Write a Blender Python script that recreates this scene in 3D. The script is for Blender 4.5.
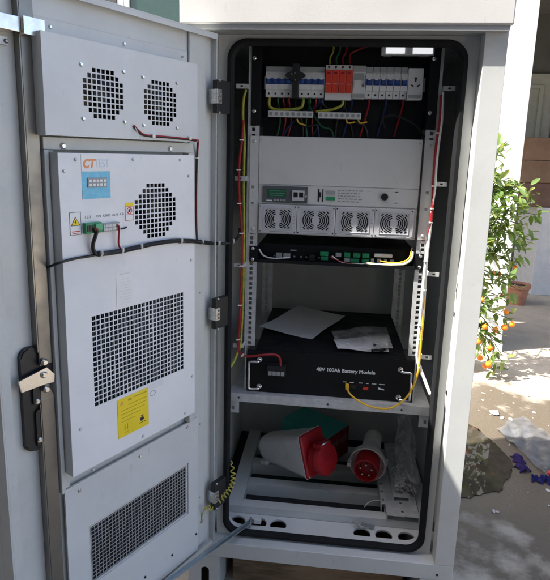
import bpy, bmesh, math, random
from mathutils import Vector, Matrix
random.seed(7)
for o in list(bpy.data.objects): bpy.data.objects.remove(o)
SC = bpy.context.scene
COL = SC.collection
R = math.radians

# ------------------------------------------------------------ camera
CAM = Vector((-0.01741, -1.38897, 1.33973))
AX_R = Vector((0.99379781, 0.10775323, 0.02748023))
AX_U = Vector((-0.0470663, 0.18368553, 0.98185762))
AX_D = Vector((-0.10075061, 0.97706134, -0.18761782))
FPX, PPX, PPY = 530.69, 275.0, 255.15
cd = bpy.data.cameras.new('camera')
cam = bpy.data.objects.new('camera', cd); COL.objects.link(cam)
m = Matrix((AX_R, AX_U, -AX_D)).transposed().to_4x4(); m.translation = CAM
cam.matrix_world = m
cd.sensor_fit = 'VERTICAL'; cd.sensor_height = 24.0; cd.sensor_width = 24.0
cd.lens = FPX / 580.0 * 24.0
cd.shift_y = (PPY - 290.0) / 580.0
cd.clip_start = 0.02; cd.clip_end = 500
SC.camera = cam

# ------------------------------------------------------------ world, sun, exposure
SUN = Vector((2.68, 1.0, -3.74)).normalized()            # direction the light travels
elev = math.asin(-SUN.z); azim = math.atan2(-SUN.x, -SUN.y)
w = bpy.data.worlds.new('World'); SC.world = w; w.use_nodes = True
nt = w.node_tree; nt.nodes.clear()
sky = nt.nodes.new('ShaderNodeTexSky'); sky.sky_type = 'NISHITA'; sky.sun_disc = False
sky.sun_elevation = elev; sky.sun_rotation = azim % (2 * math.pi); sky.dust_density = 3.5; sky.air_density = 0.8; sky.ozone_density = 1.0
bg = nt.nodes.new('ShaderNodeBackground'); bg.inputs['Strength'].default_value = 0.15
ow = nt.nodes.new('ShaderNodeOutputWorld')
nt.links.new(sky.outputs[0], bg.inputs[0]); nt.links.new(bg.outputs[0], ow.inputs[0])
sl = bpy.data.lights.new('sun', 'SUN'); sl.energy = 3.8; sl.angle = R(0.53); sl.color = (1.0, 0.96, 0.89)
so = bpy.data.objects.new('sun', sl); COL.objects.link(so)
so.rotation_euler = SUN.to_track_quat('-Z', 'Y').to_euler(); so.location = (-4, -2, 8)
vs = SC.view_settings
vs.view_transform = 'Standard'; vs.look = 'None'; vs.gamma = 1.0; vs.use_curve_mapping = False
vs.exposure = 1.86
SC.render.engine = 'CYCLES'
SC.cycles.max_bounces = 8; SC.cycles.diffuse_bounces = 5; SC.cycles.transparent_max_bounces = 16

# ------------------------------------------------------------ helpers: pixels to planes
PHI = R(-119.0689)
HO = Vector((-0.323, -0.0503, 0.0))                        # hinge line of the open door
HD = Vector((math.cos(PHI), math.sin(PHI), 0)); HN = Vector((-HD.y, HD.x, 0))
def ray(x, y): return AX_D + AX_R * ((x - PPX) / FPX) - AX_U * ((y - PPY) / FPX)
def plane(x, y, p, n):
    v = ray(x, y); return CAM + v * ((p - CAM).dot(n) / v.dot(n))
def DP(x, y, n=0.0):                                       # on the door, (s, n, z) door coordinates
    P = plane(x, y, HO + HN * n, HN); return Vector(((P - HO).dot(HD), n, P.z))
def DW(x, y, n=0.0): return plane(x, y, HO + HN * n, HN)   # on the door, world coordinates
def FP(x, y, Y): return plane(x, y, Vector((0, Y, 0)), Vector((0, 1, 0)))
def GP(x, y, z=0.0): return plane(x, y, Vector((0, 0, z)), Vector((0, 0, 1)))
def d2w(s, n, z): return HO + HD * s + HN * n + Vector((0, 0, z))

# ------------------------------------------------------------ materials
MATS = {}
def mat(name, col, rough=0.5, metal=0.0, var=0.06, scale=14.0, bump=0.0, bscale=180.0, spec=0.5, coat=0.0, trans=0.0, alpha=1.0, rvar=0.12, col2=None, sss=0.0, ior=1.45, stretch=None, worn=0.0):
    if name in MATS: return MATS[name]
    mt = bpy.data.materials.new(name); mt.use_nodes = True
    t = mt.node_tree; b = t.nodes['Principled BSDF']
    b.inputs['Base Color'].default_value = (*col, 1); b.inputs['Roughness'].default_value = rough
    b.inputs['Metallic'].default_value = metal; b.inputs['Specular IOR Level'].default_value = spec
    b.inputs['Coat Weight'].default_value = coat; b.inputs['Transmission Weight'].default_value = trans
    b.inputs['Alpha'].default_value = alpha; b.inputs['IOR'].default_value = ior
    tc = t.nodes.new('ShaderNodeTexCoord'); mp = t.nodes.new('ShaderNodeMapping')
    if stretch: mp.inputs['Scale'].default_value = stretch
    t.links.new(tc.outputs['Object'], mp.inputs[0])
    n1 = t.nodes.new('ShaderNodeTexNoise'); n1.inputs['Scale'].default_value = scale; n1.inputs['Detail'].default_value = 7; n1.inputs['Roughness'].default_value = 0.65
    t.links.new(mp.outputs[0], n1.inputs['Vector'])
    if var or col2:
        mx = t.nodes.new('ShaderNodeMix'); mx.data_type = 'RGBA'
        c2 = col2 or tuple(max(0, c * (1 - 2.2 * var)) for c in col)
        c1 = tuple(min(1, c * (1 + var)) for c in col)
        mx.inputs[6].default_value = (*c1, 1); mx.inputs[7].default_value = (*c2, 1)
        mr = t.nodes.new('ShaderNodeMapRange'); mr.inputs[1].default_value = 0.35; mr.inputs[2].default_value = 0.72
        t.links.new(n1.outputs[0], mr.inputs[0]); t.links.new(mr.outputs[0], mx.inputs[0]); t.links.new(mx.outputs[2], b.inputs['Base Color'])
    if rvar:
        m2 = t.nodes.new('ShaderNodeMapRange'); m2.inputs[1].default_value = 0.3; m2.inputs[2].default_value = 0.7
        m2.inputs[3].default_value = max(0.02, rough - rvar); m2.inputs[4].default_value = min(1, rough + rvar)
        t.links.new(n1.outputs[0], m2.inputs[0]); t.links.new(m2.outputs[0], b.inputs['Roughness'])
    if bump:
        n2 = t.nodes.new('ShaderNodeTexNoise'); n2.inputs['Scale'].default_value = bscale; n2.inputs['Detail'].default_value = 3
        t.links.new(mp.outputs[0], n2.inputs['Vector'])
        bp = t.nodes.new('ShaderNodeBump'); bp.inputs['Strength'].default_value = bump; bp.inputs['Distance'].default_value = 0.002
        t.links.new(n2.outputs[0], bp.inputs['Height']); t.links.new(bp.outputs[0], b.inputs['Normal'])
    if worn:
        n3 = t.nodes.new('ShaderNodeTexNoise'); n3.inputs['Scale'].default_value = 2.2; n3.inputs['Detail'].default_value = 12; n3.inputs['Roughness'].default_value = 0.72; n3.inputs['Distortion'].default_value = 0.6
        n4 = t.nodes.new('ShaderNodeTexNoise'); n4.inputs['Scale'].default_value = 95; n4.inputs['Detail'].default_value = 2
        mp4 = t.nodes.new('ShaderNodeMapping'); mp4.inputs['Scale'].default_value = (1, 1, 0.25)
        t.links.new(tc.outputs['Object'], n3.inputs['Vector']); t.links.new(tc.outputs['Object'], mp4.inputs[0]); t.links.new(mp4.outputs[0], n4.inputs['Vector'])
        r3 = t.nodes.new('ShaderNodeMapRange'); r3.inputs[1].default_value = 0.52; r3.inputs[2].default_value = 0.70; t.links.new(n3.outputs[0], r3.inputs[0])
        r4 = t.nodes.new('ShaderNodeMapRange'); r4.inputs[1].default_value = 0.70; r4.inputs[2].default_value = 0.76; t.links.new(n4.outputs[0], r4.inputs[0])
        am = t.nodes.new('ShaderNodeMath'); am.operation = 'MULTIPLY_ADD'; am.inputs[1].default_value = 0.9; t.links.new(r4.outputs[0], am.inputs[0]); t.links.new(r3.outputs[0], am.inputs[2])
        sc_ = t.nodes.new('ShaderNodeMath'); sc_.operation = 'MULTIPLY'; sc_.inputs[1].default_value = worn; sc_.use_clamp = True; t.links.new(am.outputs[0], sc_.inputs[0])
        m5 = t.nodes.new('ShaderNodeMix'); m5.data_type = 'RGBA'; m5.inputs[7].default_value = (col[0] * .45, col[1] * .41, col[2] * .34, 1)
        src = b.inputs['Base Color'].links[0].from_socket; t.links.new(src, m5.inputs[6]); t.links.new(sc_.outputs[0], m5.inputs[0]); t.links.new(m5.outputs[2], b.inputs['Base Color'])
        n6 = t.nodes.new('ShaderNodeTexNoise'); n6.inputs['Scale'].default_value = 5.5; n6.inputs['Detail'].default_value = 1; t.links.new(tc.outputs['Object'], n6.inputs['Vector'])
        b6 = t.nodes.new('ShaderNodeBump'); b6.inputs['Strength'].default_value = 0.35; b6.inputs['Distance'].default_value = 0.006; t.links.new(n6.outputs[0], b6.inputs['Height'])
        nl = b.inputs['Normal'].links
        if nl: t.links.new(b6.outputs[0], nl[0].from_node.inputs['Normal'])
        else: t.links.new(b6.outputs[0], b.inputs['Normal'])
    MATS[name] = mt; return mt
paint = mat('cabinet_paint', (0.60, 0.61, 0.59), 0.40, var=0.03, scale=5, bump=0.10, bscale=420, rvar=.16, worn=.22)
paint_in = mat('cabinet_paint_inside', (0.66, 0.67, 0.65), 0.5, var=0.04, scale=5, bump=0.10, bscale=420, worn=.22)
hoodm = mat('hood_paint', (0.62, 0.61, 0.585), 0.45, var=0.03, scale=4, bump=0.1, bscale=420, worn=.12)
white_sheet = mat('white_sheet', (0.80, 0.80, 0.81), 0.42, var=0.03, scale=6, bump=0.07, bscale=420, rvar=.15, worn=.16)
grey_sheet = mat('grey_sheet', (0.66, 0.67, 0.665), 0.40, var=0.03, scale=6, bump=0.08, bscale=420, rvar=.16, worn=.2)
shelf_sheet = mat('shelf_sheet', (0.60, 0.60, 0.58), 0.42, var=0.03, scale=6, bump=0.07, bscale=420, worn=.2)
galv = mat('galvanized', (0.62, 0.63, 0.635), 0.45, metal=0.3, var=0.10, scale=40, bump=0.05, bscale=120)
zinc = mat('zinc_screw', (0.75, 0.74, 0.72), 0.28, metal=1.0, var=0.1, scale=120)
steel = mat('worn_steel', (0.24, 0.23, 0.21), 0.38, metal=0.85, var=0.07, scale=14, bump=0.05, bscale=300)
brightsteel = mat('bright_steel', (0.80, 0.77, 0.71), 0.27, metal=1.0, var=0.08, scale=30)
chrome = mat('chrome', (0.85, 0.85, 0.86), 0.14, metal=1.0, var=0.03, rvar=0.05)
rubber = mat('black_rubber', (0.014, 0.015, 0.016), 0.8, var=0.1, bump=0.05, spec=0.2)
blackm = mat('black_metal', (0.009, 0.0095, 0.011), 0.5, var=0.1, bump=0.06, bscale=500, spec=0.25, worn=.0)
blackp = mat('black_plastic', (0.018, 0.018, 0.019), 0.38, var=0.1)
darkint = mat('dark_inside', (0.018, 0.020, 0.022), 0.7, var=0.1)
coil_b = mat('coil_fins', (0.10, 0.14, 0.18), 0.3, metal=0.4, var=0.3, scale=60)
breaker = mat('breaker_plastic', (0.66, 0.66, 0.66), 0.4, var=0.03)
greyplastic = mat('grey_plastic', (0.33, 0.34, 0.34), 0.45, var=0.05)
bluep = mat('blue_plastic', (0.02, 0.06, 0.25), 0.35, var=0.05)
redp = mat('red_plastic', (0.62, 0.05, 0.025), 0.38, var=0.06)
red_ind = mat('industrial_red', (0.45, 0.012, 0.02), 0.38, var=0.10, scale=30, worn=.35)
red_dark = mat('industrial_red_dark', (0.30, 0.008, 0.014), 0.4, var=0.08)
whitep = mat('white_plastic', (0.66, 0.66, 0.64), 0.42, var=0.05, scale=20, worn=.35)
greenp = mat('green_plastic', (0.02, 0.26, 0.11), 0.4, var=0.08)
teal = mat('teal_card', (0.05, 0.38, 0.33), 0.6, var=0.08)
maroon = mat('maroon_card', (0.20, 0.010, 0.018), 0.55, var=0.1)
wire_red = mat('red_wire', (0.33, 0.014, 0.02), 0.4, var=0.08)
wire_blk = mat('black_wire', (0.013, 0.013, 0.014), 0.45, var=0.1)
wire_wht = mat('white_wire', (0.76, 0.76, 0.74), 0.4, var=0.04)
wire_yel = mat('yellow_wire', (0.78, 0.47, 0.03), 0.4, var=0.05)
wire_grn = mat('green_wire', (0.016, 0.12, 0.05), 0.45, var=0.05)
wire_blu = mat('blue_wire', (0.014, 0.032, 0.13), 0.45, var=0.05)
wire_yg = mat('yellow_green_wire', (0.52, 0.44, 0.05), 0.45, var=0.0, col2=(0.16, 0.26, 0.04), scale=60)
tie = mat('nylon_tie', (0.78, 0.78, 0.75), 0.4, var=0.03)
paper = mat('paper', (0.80, 0.80, 0.82), 0.75, var=0.03, bump=0.05, bscale=40)
sticker_w = mat('sticker_white', (0.80, 0.80, 0.79), 0.4, var=0.02)
sticker_y = mat('sticker_yellow', (0.88, 0.66, 0.01), 0.4, var=0.03)
sticker_b = mat('sticker_blue', (0.12, 0.48, 0.68), 0.4, var=0.0, col2=(0.25, 0.62, 0.80), scale=90)
ink_k = mat('ink_black', (0.03, 0.03, 0.03), 0.6, var=0)
ink_g = mat('ink_grey', (0.30, 0.30, 0.31), 0.6, var=0)
ink_r = mat('ink_red', (0.62, 0.04, 0.04), 0.6, var=0)
ink_o = mat('ink_orange', (0.85, 0.32, 0.13), 0.5, var=0)
ink_lb = mat('ink_light_blue', (0.55, 0.68, 0.80), 0.5, var=0)
ink_y = mat('ink_dark_yellow', (0.48, 0.34, 0.01), 0.6, var=0)
ink_w = mat('ink_white', (0.72, 0.74, 0.76), 0.5, var=0)
wood = mat('pallet_wood', (0.30, 0.20, 0.12), 0.75, var=0.25, scale=6, bump=0.3, bscale=60, stretch=(1, 6, 6))
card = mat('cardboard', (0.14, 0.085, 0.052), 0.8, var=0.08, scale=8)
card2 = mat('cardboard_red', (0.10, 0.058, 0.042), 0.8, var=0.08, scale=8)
terra = mat('terracotta', (0.33, 0.15, 0.09), 0.75, var=0.15, scale=20, bump=0.15)
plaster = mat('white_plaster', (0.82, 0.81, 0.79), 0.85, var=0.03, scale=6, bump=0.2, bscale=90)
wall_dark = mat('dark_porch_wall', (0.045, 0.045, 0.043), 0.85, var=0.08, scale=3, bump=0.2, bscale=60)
wallm = mat('unseen_wall_render', (0.28, 0.265, 0.235), 0.85, var=0.08, scale=3, bump=0.2, bscale=60)  # render of the added out-of-view walls
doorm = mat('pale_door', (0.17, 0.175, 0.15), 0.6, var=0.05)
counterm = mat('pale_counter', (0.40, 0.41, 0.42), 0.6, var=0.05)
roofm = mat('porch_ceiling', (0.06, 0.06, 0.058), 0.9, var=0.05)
glass_g = mat('green_glass', (0.030, 0.055, 0.042), 0.06, var=0.05, spec=0.5, rvar=0.02)
alu = mat('white_aluminium', (0.72, 0.72, 0.70), 0.45, var=0.03)
trunkm = mat('bark', (0.16, 0.12, 0.08), 0.85, var=0.25, scale=40, bump=0.4, bscale=60)
soilm = mat('soil', (0.05, 0.035, 0.022), 0.95, var=0.3, scale=60, bump=0.5, bscale=80)
orange = mat('orange_skin', (0.85, 0.24, 0.012), 0.42, var=0.10, scale=20, bump=0.12, bscale=300)
stemm = mat('twig', (0.10, 0.13, 0.04), 0.7, var=0.2)
def leafmat(name, c, c2):
    mt = mat(name, c, 0.27, var=0.0, col2=c2, scale=25, rvar=0.08)
    t = mt.node_tree; b = t.nodes['Principled BSDF']
    tr = t.nodes.new('ShaderNodeBsdfTranslucent'); tr.inputs[0].default_value = (c[0] * 2.2, c[1] * 2.0, c[2] * 1.0, 1)
    mx = t.nodes.new('ShaderNodeMixShader'); mx.inputs[0].default_value = 0.28
    out = [n for n in t.nodes if n.type == 'OUTPUT_MATERIAL'][0]
    t.links.new(b.outputs[0], mx.inputs[1]); t.links.new(tr.outputs[0], mx.inputs[2]); t.links.new(mx.outputs[0], out.inputs[0])
    return mt
leaf_a = leafmat('leaf_green', (0.12, 0.19, 0.05), (0.08, 0.14, 0.035))
leaf_b = leafmat('leaf_light', (0.27, 0.32, 0.11), (0.18, 0.24, 0.07))
def plastic_film(name, alpha, col=(0.75, 0.75, 0.78)):
    mt = bpy.data.materials.new(name); mt.use_nodes = True; t = mt.node_tree
    b = t.nodes['Principled BSDF']; b.inputs['Base Color'].default_value = (*col, 1); b.inputs['Roughness'].default_value = 0.18
    tp = t.nodes.new('ShaderNodeBsdfTransparent'); mx = t.nodes.new('ShaderNodeMixShader')
    nz = t.nodes.new('ShaderNodeTexNoise'); nz.inputs['Scale'].default_value = 22; nz.inputs['Detail'].default_value = 6
    tc = t.nodes.new('ShaderNodeTexCoord'); t.links.new(tc.outputs['Object'], nz.inputs['Vector'])
    mr = t.nodes.new('ShaderNodeMapRange'); mr.inputs[1].default_value = 0.35; mr.inputs[2].default_value = 0.75; mr.inputs[3].default_value = alpha * 0.5; mr.inputs[4].default_value = min(1, alpha * 1.7)
    t.links.new(nz.outputs[0], mr.inputs[0]); t.links.new(mr.outputs[0], mx.inputs[0])
    out = [n for n in t.nodes if n.type == 'OUTPUT_MATERIAL'][0]
    t.links.new(tp.outputs[0], mx.inputs[1]); t.links.new(b.outputs[0], mx.inputs[2]); t.links.new(mx.outputs[0], out.inputs[0])
    return mt
film = plastic_film('clear_plastic', 0.42); film2 = plastic_film('plastic_sheet_film', 0.42, (0.20, 0.205, 0.21))

# ------------------------------------------------------------ mesh helpers
def B(): return bmesh.new()
def box(bm, x0, x1, y0, y1, z0, z1, bev=0.0, M=None):
    vs_ = [bm.verts.new(Vector(p)) for p in [(x0,y0,z0),(x1,y0,z0),(x1,y1,z0),(x0,y1,z0),(x0,y0,z1),(x1,y0,z1),(x1,y1,z1),(x0,y1,z1)]]
    fs = [bm.faces.new([vs_[i] for i in f]) for f in ((3,2,1,0),(4,5,6,7),(0,1,5,4),(1,2,6,5),(2,3,7,6),(3,0,4,7))]
    if bev:
        es = list({e for f in fs for e in f.edges})
        r = bmesh.ops.bevel(bm, geom=es, offset=bev, segments=2, profile=0.5, affect='EDGES')
        vs_ = list({v for f in r['faces'] for v in f.verts} | {v for v in vs_ if v.is_valid})
    if M is not None:
        for v in vs_: v.co = M @ v.co
    return bm
def frame_of(d):
    d = d.normalized(); a = Vector((0, 0, 1)) if abs(d.z) < 0.9 else Vector((1, 0, 0))
    u = d.cross(a).normalized(); return u, u.cross(d).normalized()
def loft(bm, rings, cap=True, closed=True):
    V = [[bm.verts.new(p) for p in r] for r in rings]
    n = len(V[0])
    for a, b in zip(V, V[1:]):
        for i in range(n if closed else n - 1):
            j = (i + 1) % n; bm.faces.new((a[i], a[j], b[j], b[i]))
    if cap:
        bm.faces.new(V[0][::-1]); bm.faces.new(V[-1])
    return bm
def lathe(bm, p0, d, prof, seg=20, cap=True):
    d = Vector(d).normalized(); u, v = frame_of(d); p0 = Vector(p0)
    return loft(bm, [[p0 + d * h + (u * math.cos(a) + v * math.sin(a)) * r for a in [2 * math.pi * k / seg for k in range(seg)]] for h, r in prof], cap)
def cyl(bm, p0, p1, r, seg=12, r1=None):
    p0 = Vector(p0); p1 = Vector(p1); d = p1 - p0
    return lathe(bm, p0, d, [(0, r), (d.length, r if r1 is None else r1)], seg)
def smoothpath(pts, sub=6):
    P = [Vector(p) for p in pts]; out = []
    for i in range(len(P) - 1):
        a, b, c, d = P[max(i - 1, 0)], P[i], P[i + 1], P[min(i + 2, len(P) - 1)]
        for k in range(sub):
            t = k / sub
            out.append(0.5 * ((2 * b) + (c - a) * t + (2 * a - 5 * b + 4 * c - d) * t * t + (3 * b - a - 3 * c + d) * t ** 3))
    out.append(P[-1]); return out
def tube(bm, pts, r, seg=8, sub=6, smooth=True):
    P = smoothpath(pts, sub) if smooth else [Vector(p) for p in pts]
    u = None; rings = []
    for i, p in enumerate(P):
        d = (P[min(i + 1, len(P) - 1)] - P[max(i - 1, 0)]).normalized()
        if u is None: u, _ = frame_of(d)
        u = (u - d * u.dot(d)).normalized(); v = d.cross(u)
        rr = r(i / (len(P) - 1)) if callable(r) else r
        rings.append([p + (u * math.cos(2 * math.pi * k / seg) + v * math.sin(2 * math.pi * k / seg)) * rr for k in range(seg)])
    return loft(bm, rings)
def ball(bm, c, r, seg=10, sq=(1, 1, 1)):
    bmesh.ops.create_uvsphere(bm, u_segments=seg, v_segments=max(6, seg // 2 + 1), radius=r, matrix=Matrix.Translation(Vector(c)) @ Matrix.Diagonal((*sq, 1)))
    return bm
def prism(bm, pts, y0, y1, fn=None):
    """outline of (x, z) pairs extruded from y0 to y1; fn maps (x, y, z)"""
    fn = fn or (lambda x, y, z: Vector((x, y, z)))
    return loft(bm, [[fn(x, y0, z) for x, z in pts], [fn(x, y1, z) for x, z in pts]])
def gridplate(bm, xs, zs, solid, y0, y1):
    """slab between y0 and y1 cut into cells; solid(i, j) says which cells are metal"""
    nx, nz = len(xs) - 1, len(zs) - 1; cache = {}
    def v(i, j, k):
        if (i, j, k) not in cache: cache[(i, j, k)] = bm.verts.new((xs[i], (y0, y1)[k], zs[j]))
        return cache[(i, j, k)]
    S = lambda i, j: 0 <= i < nx and 0 <= j < nz and solid(i, j)
    for i in range(nx):
        for j in range(nz):
            if not S(i, j): continue
            bm.faces.new((v(i,j,0), v(i+1,j,0), v(i+1,j+1,0), v(i,j+1,0))); bm.faces.new((v(i,j,1), v(i,j+1,1), v(i+1,j+1,1), v(i+1,j,1)))
            if not S(i-1, j): bm.faces.new((v(i,j,0), v(i,j+1,0), v(i,j+1,1), v(i,j,1)))
            if not S(i+1, j): bm.faces.new((v(i+1,j,0), v(i+1,j,1), v(i+1,j+1,1), v(i+1,j+1,0)))
            if not S(i, j-1): bm.faces.new((v(i,j,0), v(i,j,1), v(i+1,j,1), v(i+1,j,0)))
            if not S(i, j+1): bm.faces.new((v(i,j+1,0), v(i+1,j+1,0), v(i+1,j+1,1), v(i,j+1,1)))
    return bm
def cells(x0, x1, n, bar):
    """edge list of n holes between x0 and x1 with bars between them"""
    p = (x1 - x0) / n; out = []
    for k in range(n): out += [x0 + k * p + bar / 2, x0 + (k + 1) * p - bar / 2]
    return out
def sheet(bm, fn, nu, nv, th=0.0):
    V = [[bm.verts.new(fn(i / nu, j / nv)) for j in range(nv + 1)] for i in range(nu + 1)]
    for i in range(nu):
        for j in range(nv): bm.faces.new((V[i][j], V[i+1][j], V[i+1][j+1], V[i][j+1]))
    if th:
        bmesh.ops.recalc_face_normals(bm, faces=bm.faces); bmesh.ops.solidify(bm, geom=list(bm.faces), thickness=th)
    return bm
def rrect(x0, x1, z0, z1, r, seg=8):
    out = []
    for cx, cz, a0 in ((x1 - r, z1 - r, 0), (x0 + r, z1 - r, 90), (x0 + r, z0 + r, 180), (x1 - r, z0 + r, 270)):
        for k in range(seg + 1):
            a = R(a0 + 90 * k / seg); out.append((cx + r * math.cos(a), cz + r * math.sin(a)))
    return out

OFF = {}
def thing(name, label, cat, base=(0, 0, 0), group=None, door=False):
    """an Empty at the thing's base; door=True uses door coordinates (s, n, z)"""
    o = bpy.data.objects.new(name, None); COL.objects.link(o); o.empty_display_size = 0.05
    if door: o.location = d2w(*base); o.rotation_euler = (0, 0, PHI)
    else: o.location = base
    o['label'] = label; o['category'] = cat
    if group: o['group'] = group
    OFF[o.name] = Vector(base); return o
def part(name, bm, mt, parent, smooth=False, label=None, kind=None):
    off = OFF[parent.name]
    for v in bm.verts: v.co -= off
    bmesh.ops.recalc_face_normals(bm, faces=bm.faces)
    me = bpy.data.meshes.new(name); bm.to_mesh(me); bm.free()
    me.materials.append(mt)
    if smooth:
        for p in me.polygons: p.use_smooth = True
        try: me.set_sharp_from_angle(angle=R(40))
        except Exception: pass
    o = bpy.data.objects.new(name, me); COL.objects.link(o); o.parent = parent; OFF[o.name] = off
    if label: o['label'] = label
    if kind: o['kind'] = kind
    return o
def single(name, bm, mt, label, cat, base=(0, 0, 0), smooth=False, group=None, door=False, kind=None):
    """a thing that is one mesh"""
    for v in bm.verts: v.co -= Vector(base)
    bmesh.ops.recalc_face_normals(bm, faces=bm.faces)
    me = bpy.data.meshes.new(name); bm.to_mesh(me); bm.free(); me.materials.append(mt)
    if smooth:
        for p in me.polygons: p.use_smooth = True
        me.set_sharp_from_angle(angle=R(40))
    o = bpy.data.objects.new(name, me); COL.objects.link(o)
    if door: o.location = d2w(*base); o.rotation_euler = (0, 0, PHI)
    else: o.location = base
    if label: o['label'] = label
    if cat: o['category'] = cat
    if group: o['group'] = group
    if kind: o['kind'] = kind
    OFF[o.name] = Vector(base); return o
def copy_tree(o, loc, label=None, parent=None):
    c = o.copy(); COL.objects.link(c); c.parent = parent
    if parent is None:
        c.location = loc
        if label: c['label'] = label
    for ch in list(o.children): copy_tree(ch, None, parent=c)
    return c
def text(body, size, mt, parent, origin, xdir, zdir, name='lettering', align='LEFT', bold=0.0, shear=0.0, th=0.0002, xs=1.0):
    cu = bpy.data.curves.new('t', 'FONT'); cu.body = body; cu.size = size; cu.align_x = align; cu.extrude = th; cu.offset = bold; cu.shear = shear
    o = bpy.data.objects.new('t', cu); COL.objects.link(o)
    bpy.context.view_layer.update()
    me = bpy.data.meshes.new_from_object(o.evaluated_get(bpy.context.evaluated_depsgraph_get()))
    bpy.data.objects.remove(o); bpy.data.curves.remove(cu)
    xd = Vector(xdir).normalized(); zd = Vector(zdir).normalized(); nd = xd.cross(zd)
    off = OFF[parent.name]; og = Vector(origin)
    for v in me.vertices: v.co = og + xd * (v.co.x * xs) + zd * v.co.y + nd * v.co.z - off
    me.materials.clear(); me.materials.append(mt); me.name = name
    c = bpy.data.objects.new(name, me); COL.objects.link(c); c.parent = parent; OFF[c.name] = off
    return c
def screw_bm(c, n, r=0.0045, h=0.003):
    bm = B(); n = Vector(n).normalized()
    lathe(bm, Vector(c) - n * 0.001, n, [(0, r), (0.001 + h * 0.4, r), (0.001 + h, r * 0.62)], 10); return bm
def screws(parent, pts, n, r=0.0045, mt=None, name='screw'):
    for c in pts: part(name, screw_bm(c, n, r), mt or zinc, parent, smooth=True)
DNRM = (0, 1, 0)                                           # door inner normal in door coordinates

# ============================================================ GROUND
def ground_material():
    mt = bpy.data.materials.new('yard_concrete'); mt.use_nodes = True; t = mt.node_tree; b = t.nodes['Principled BSDF']
    L = t.links.new
    tc = t.nodes.new('ShaderNodeTexCoord')
    def noise(s, d=8, r=0.6):
        n = t.nodes.new('ShaderNodeTexNoise'); n.inputs['Scale'].default_value = s; n.inputs['Detail'].default_value = d; n.inputs['Roughness'].default_value = r
        L(tc.outputs['Object'], n.inputs['Vector']); return n
    def ramp(src, a, b_, c0, c1):
        m_ = t.nodes.new('ShaderNodeMapRange'); m_.inputs[1].default_value = a; m_.inputs[2].default_value = b_; L(src, m_.inputs[0])
        x = t.nodes.new('ShaderNodeMix'); x.data_type = 'RGBA'; L(m_.outputs[0], x.inputs[0])
        for i, c in ((6, c0), (7, c1)):
            if hasattr(c, 'links'): L(c, x.inputs[i])
            else: x.inputs[i].default_value = (*c, 1)
        return x.outputs[2], m_.outputs[0]
    n1, n2, n3, n4 = noise(1.7), noise(9), noise(60, 5, 0.7), noise(3.3, 9, 0.62)
    c, _ = ramp(n1.outputs[0], 0.35, 0.7, (0.44, 0.385, 0.305), (0.34, 0.295, 0.23))
    c, _ = ramp(n2.outputs[0], 0.48, 0.95, c, (0.27, 0.225, 0.17))
    c, _ = ramp(noise(26, 6, 0.7).outputs[0], 0.60, 0.85, c, (0.24, 0.205, 0.16))  # blotches in the colour imitate edges of dappled sun
    c, _ = ramp(n3.outputs[0], 0.60, 0.70, c, (0.13, 0.11, 0.085))
    # damp stain round the puddle: distance from it, broken up by noise
    sp = t.nodes.new('ShaderNodeVectorMath'); sp.operation = 'SUBTRACT'; sp.inputs[1].default_value = (0.94, 0.96, 0); L(tc.outputs['Object'], sp.inputs[0])
    sc = t.nodes.new('ShaderNodeVectorMath'); sc.operation = 'MULTIPLY'; sc.inputs[1].default_value = (0.55, 0.98, 0); L(sp.outputs[0], sc.inputs[0])
    ln = t.nodes.new('ShaderNodeVectorMath'); ln.operation = 'LENGTH'; L(sc.outputs[0], ln.inputs[0])
    ad = t.nodes.new('ShaderNodeMath'); ad.operation = 'MULTIPLY_ADD'; ad.inputs[1].default_value = 1.5; L(n4.outputs[0], ad.inputs[0]); L(ln.outputs['Value'], ad.inputs[2])
    c, wet = ramp(ad.outputs[0], 1.36, 1.54, (0.125, 0.102, 0.074), c)
    L(c, b.inputs['Base Color'])
    rr = t.nodes.new('ShaderNodeMapRange'); rr.inputs[3].default_value = 0.30; rr.inputs[4].default_value = 0.85; L(wet, rr.inputs[0]); L(rr.outputs[0], b.inputs['Roughness'])
    bp = t.nodes.new('ShaderNodeBump'); bp.inputs['Strength'].default_value = 0.45; bp.inputs['Distance'].default_value = 0.008
    mm = t.nodes.new('ShaderNodeMath'); mm.operation = 'ADD'; L(n2.outputs[0], mm.inputs[0]); L(n3.outputs[0], mm.inputs[1]); L(mm.outputs[0], bp.inputs['Height']); L(bp.outputs[0], b.inputs['Normal'])
    return mt
bm = B(); sheet(bm, lambda u, v: Vector((-120 + 240 * u, -120 + 240 * v, 0)), 12, 12)
g = single('ground', bm, ground_material(), None, None, kind='structure')
# puddle: irregular thin sheet of water
water = mat('puddle_water', (0.055, 0.046, 0.033), 0.02, var=0.25, scale=8, bump=0.0, bscale=14, rvar=0.0, ior=1.36)
bm = B(); ctr = Vector((0.72, 0.93, 0.004)); rng = random.Random(3); vs_ = []
outline = [(0.50,0.62),(0.58,0.60),(0.66,0.645),(0.72,0.66),(0.765,0.73),(0.80,0.78),(0.835,0.85),(0.845,0.93),(0.83,1.00),(0.805,1.07),(0.785,1.13),(0.76,1.20),(0.70,1.25),(0.60,1.26),(0.52,1.20),(0.47,1.05),(0.45,0.85),(0.46,0.70)]
ol = smoothpath([Vector((x, y, 0.004)) for x, y in outline + outline[:1]], 6)[:-1]
ol = [p + Vector((rng.uniform(-.008, .008), rng.uniform(-.008, .008), 0)) for p in ol]
f = bm.faces.new([bm.verts.new(p) for p in ol]); bmesh.ops.triangulate(bm, faces=[f])
single('puddle', bm, water, None, None, kind='structure')

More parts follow.
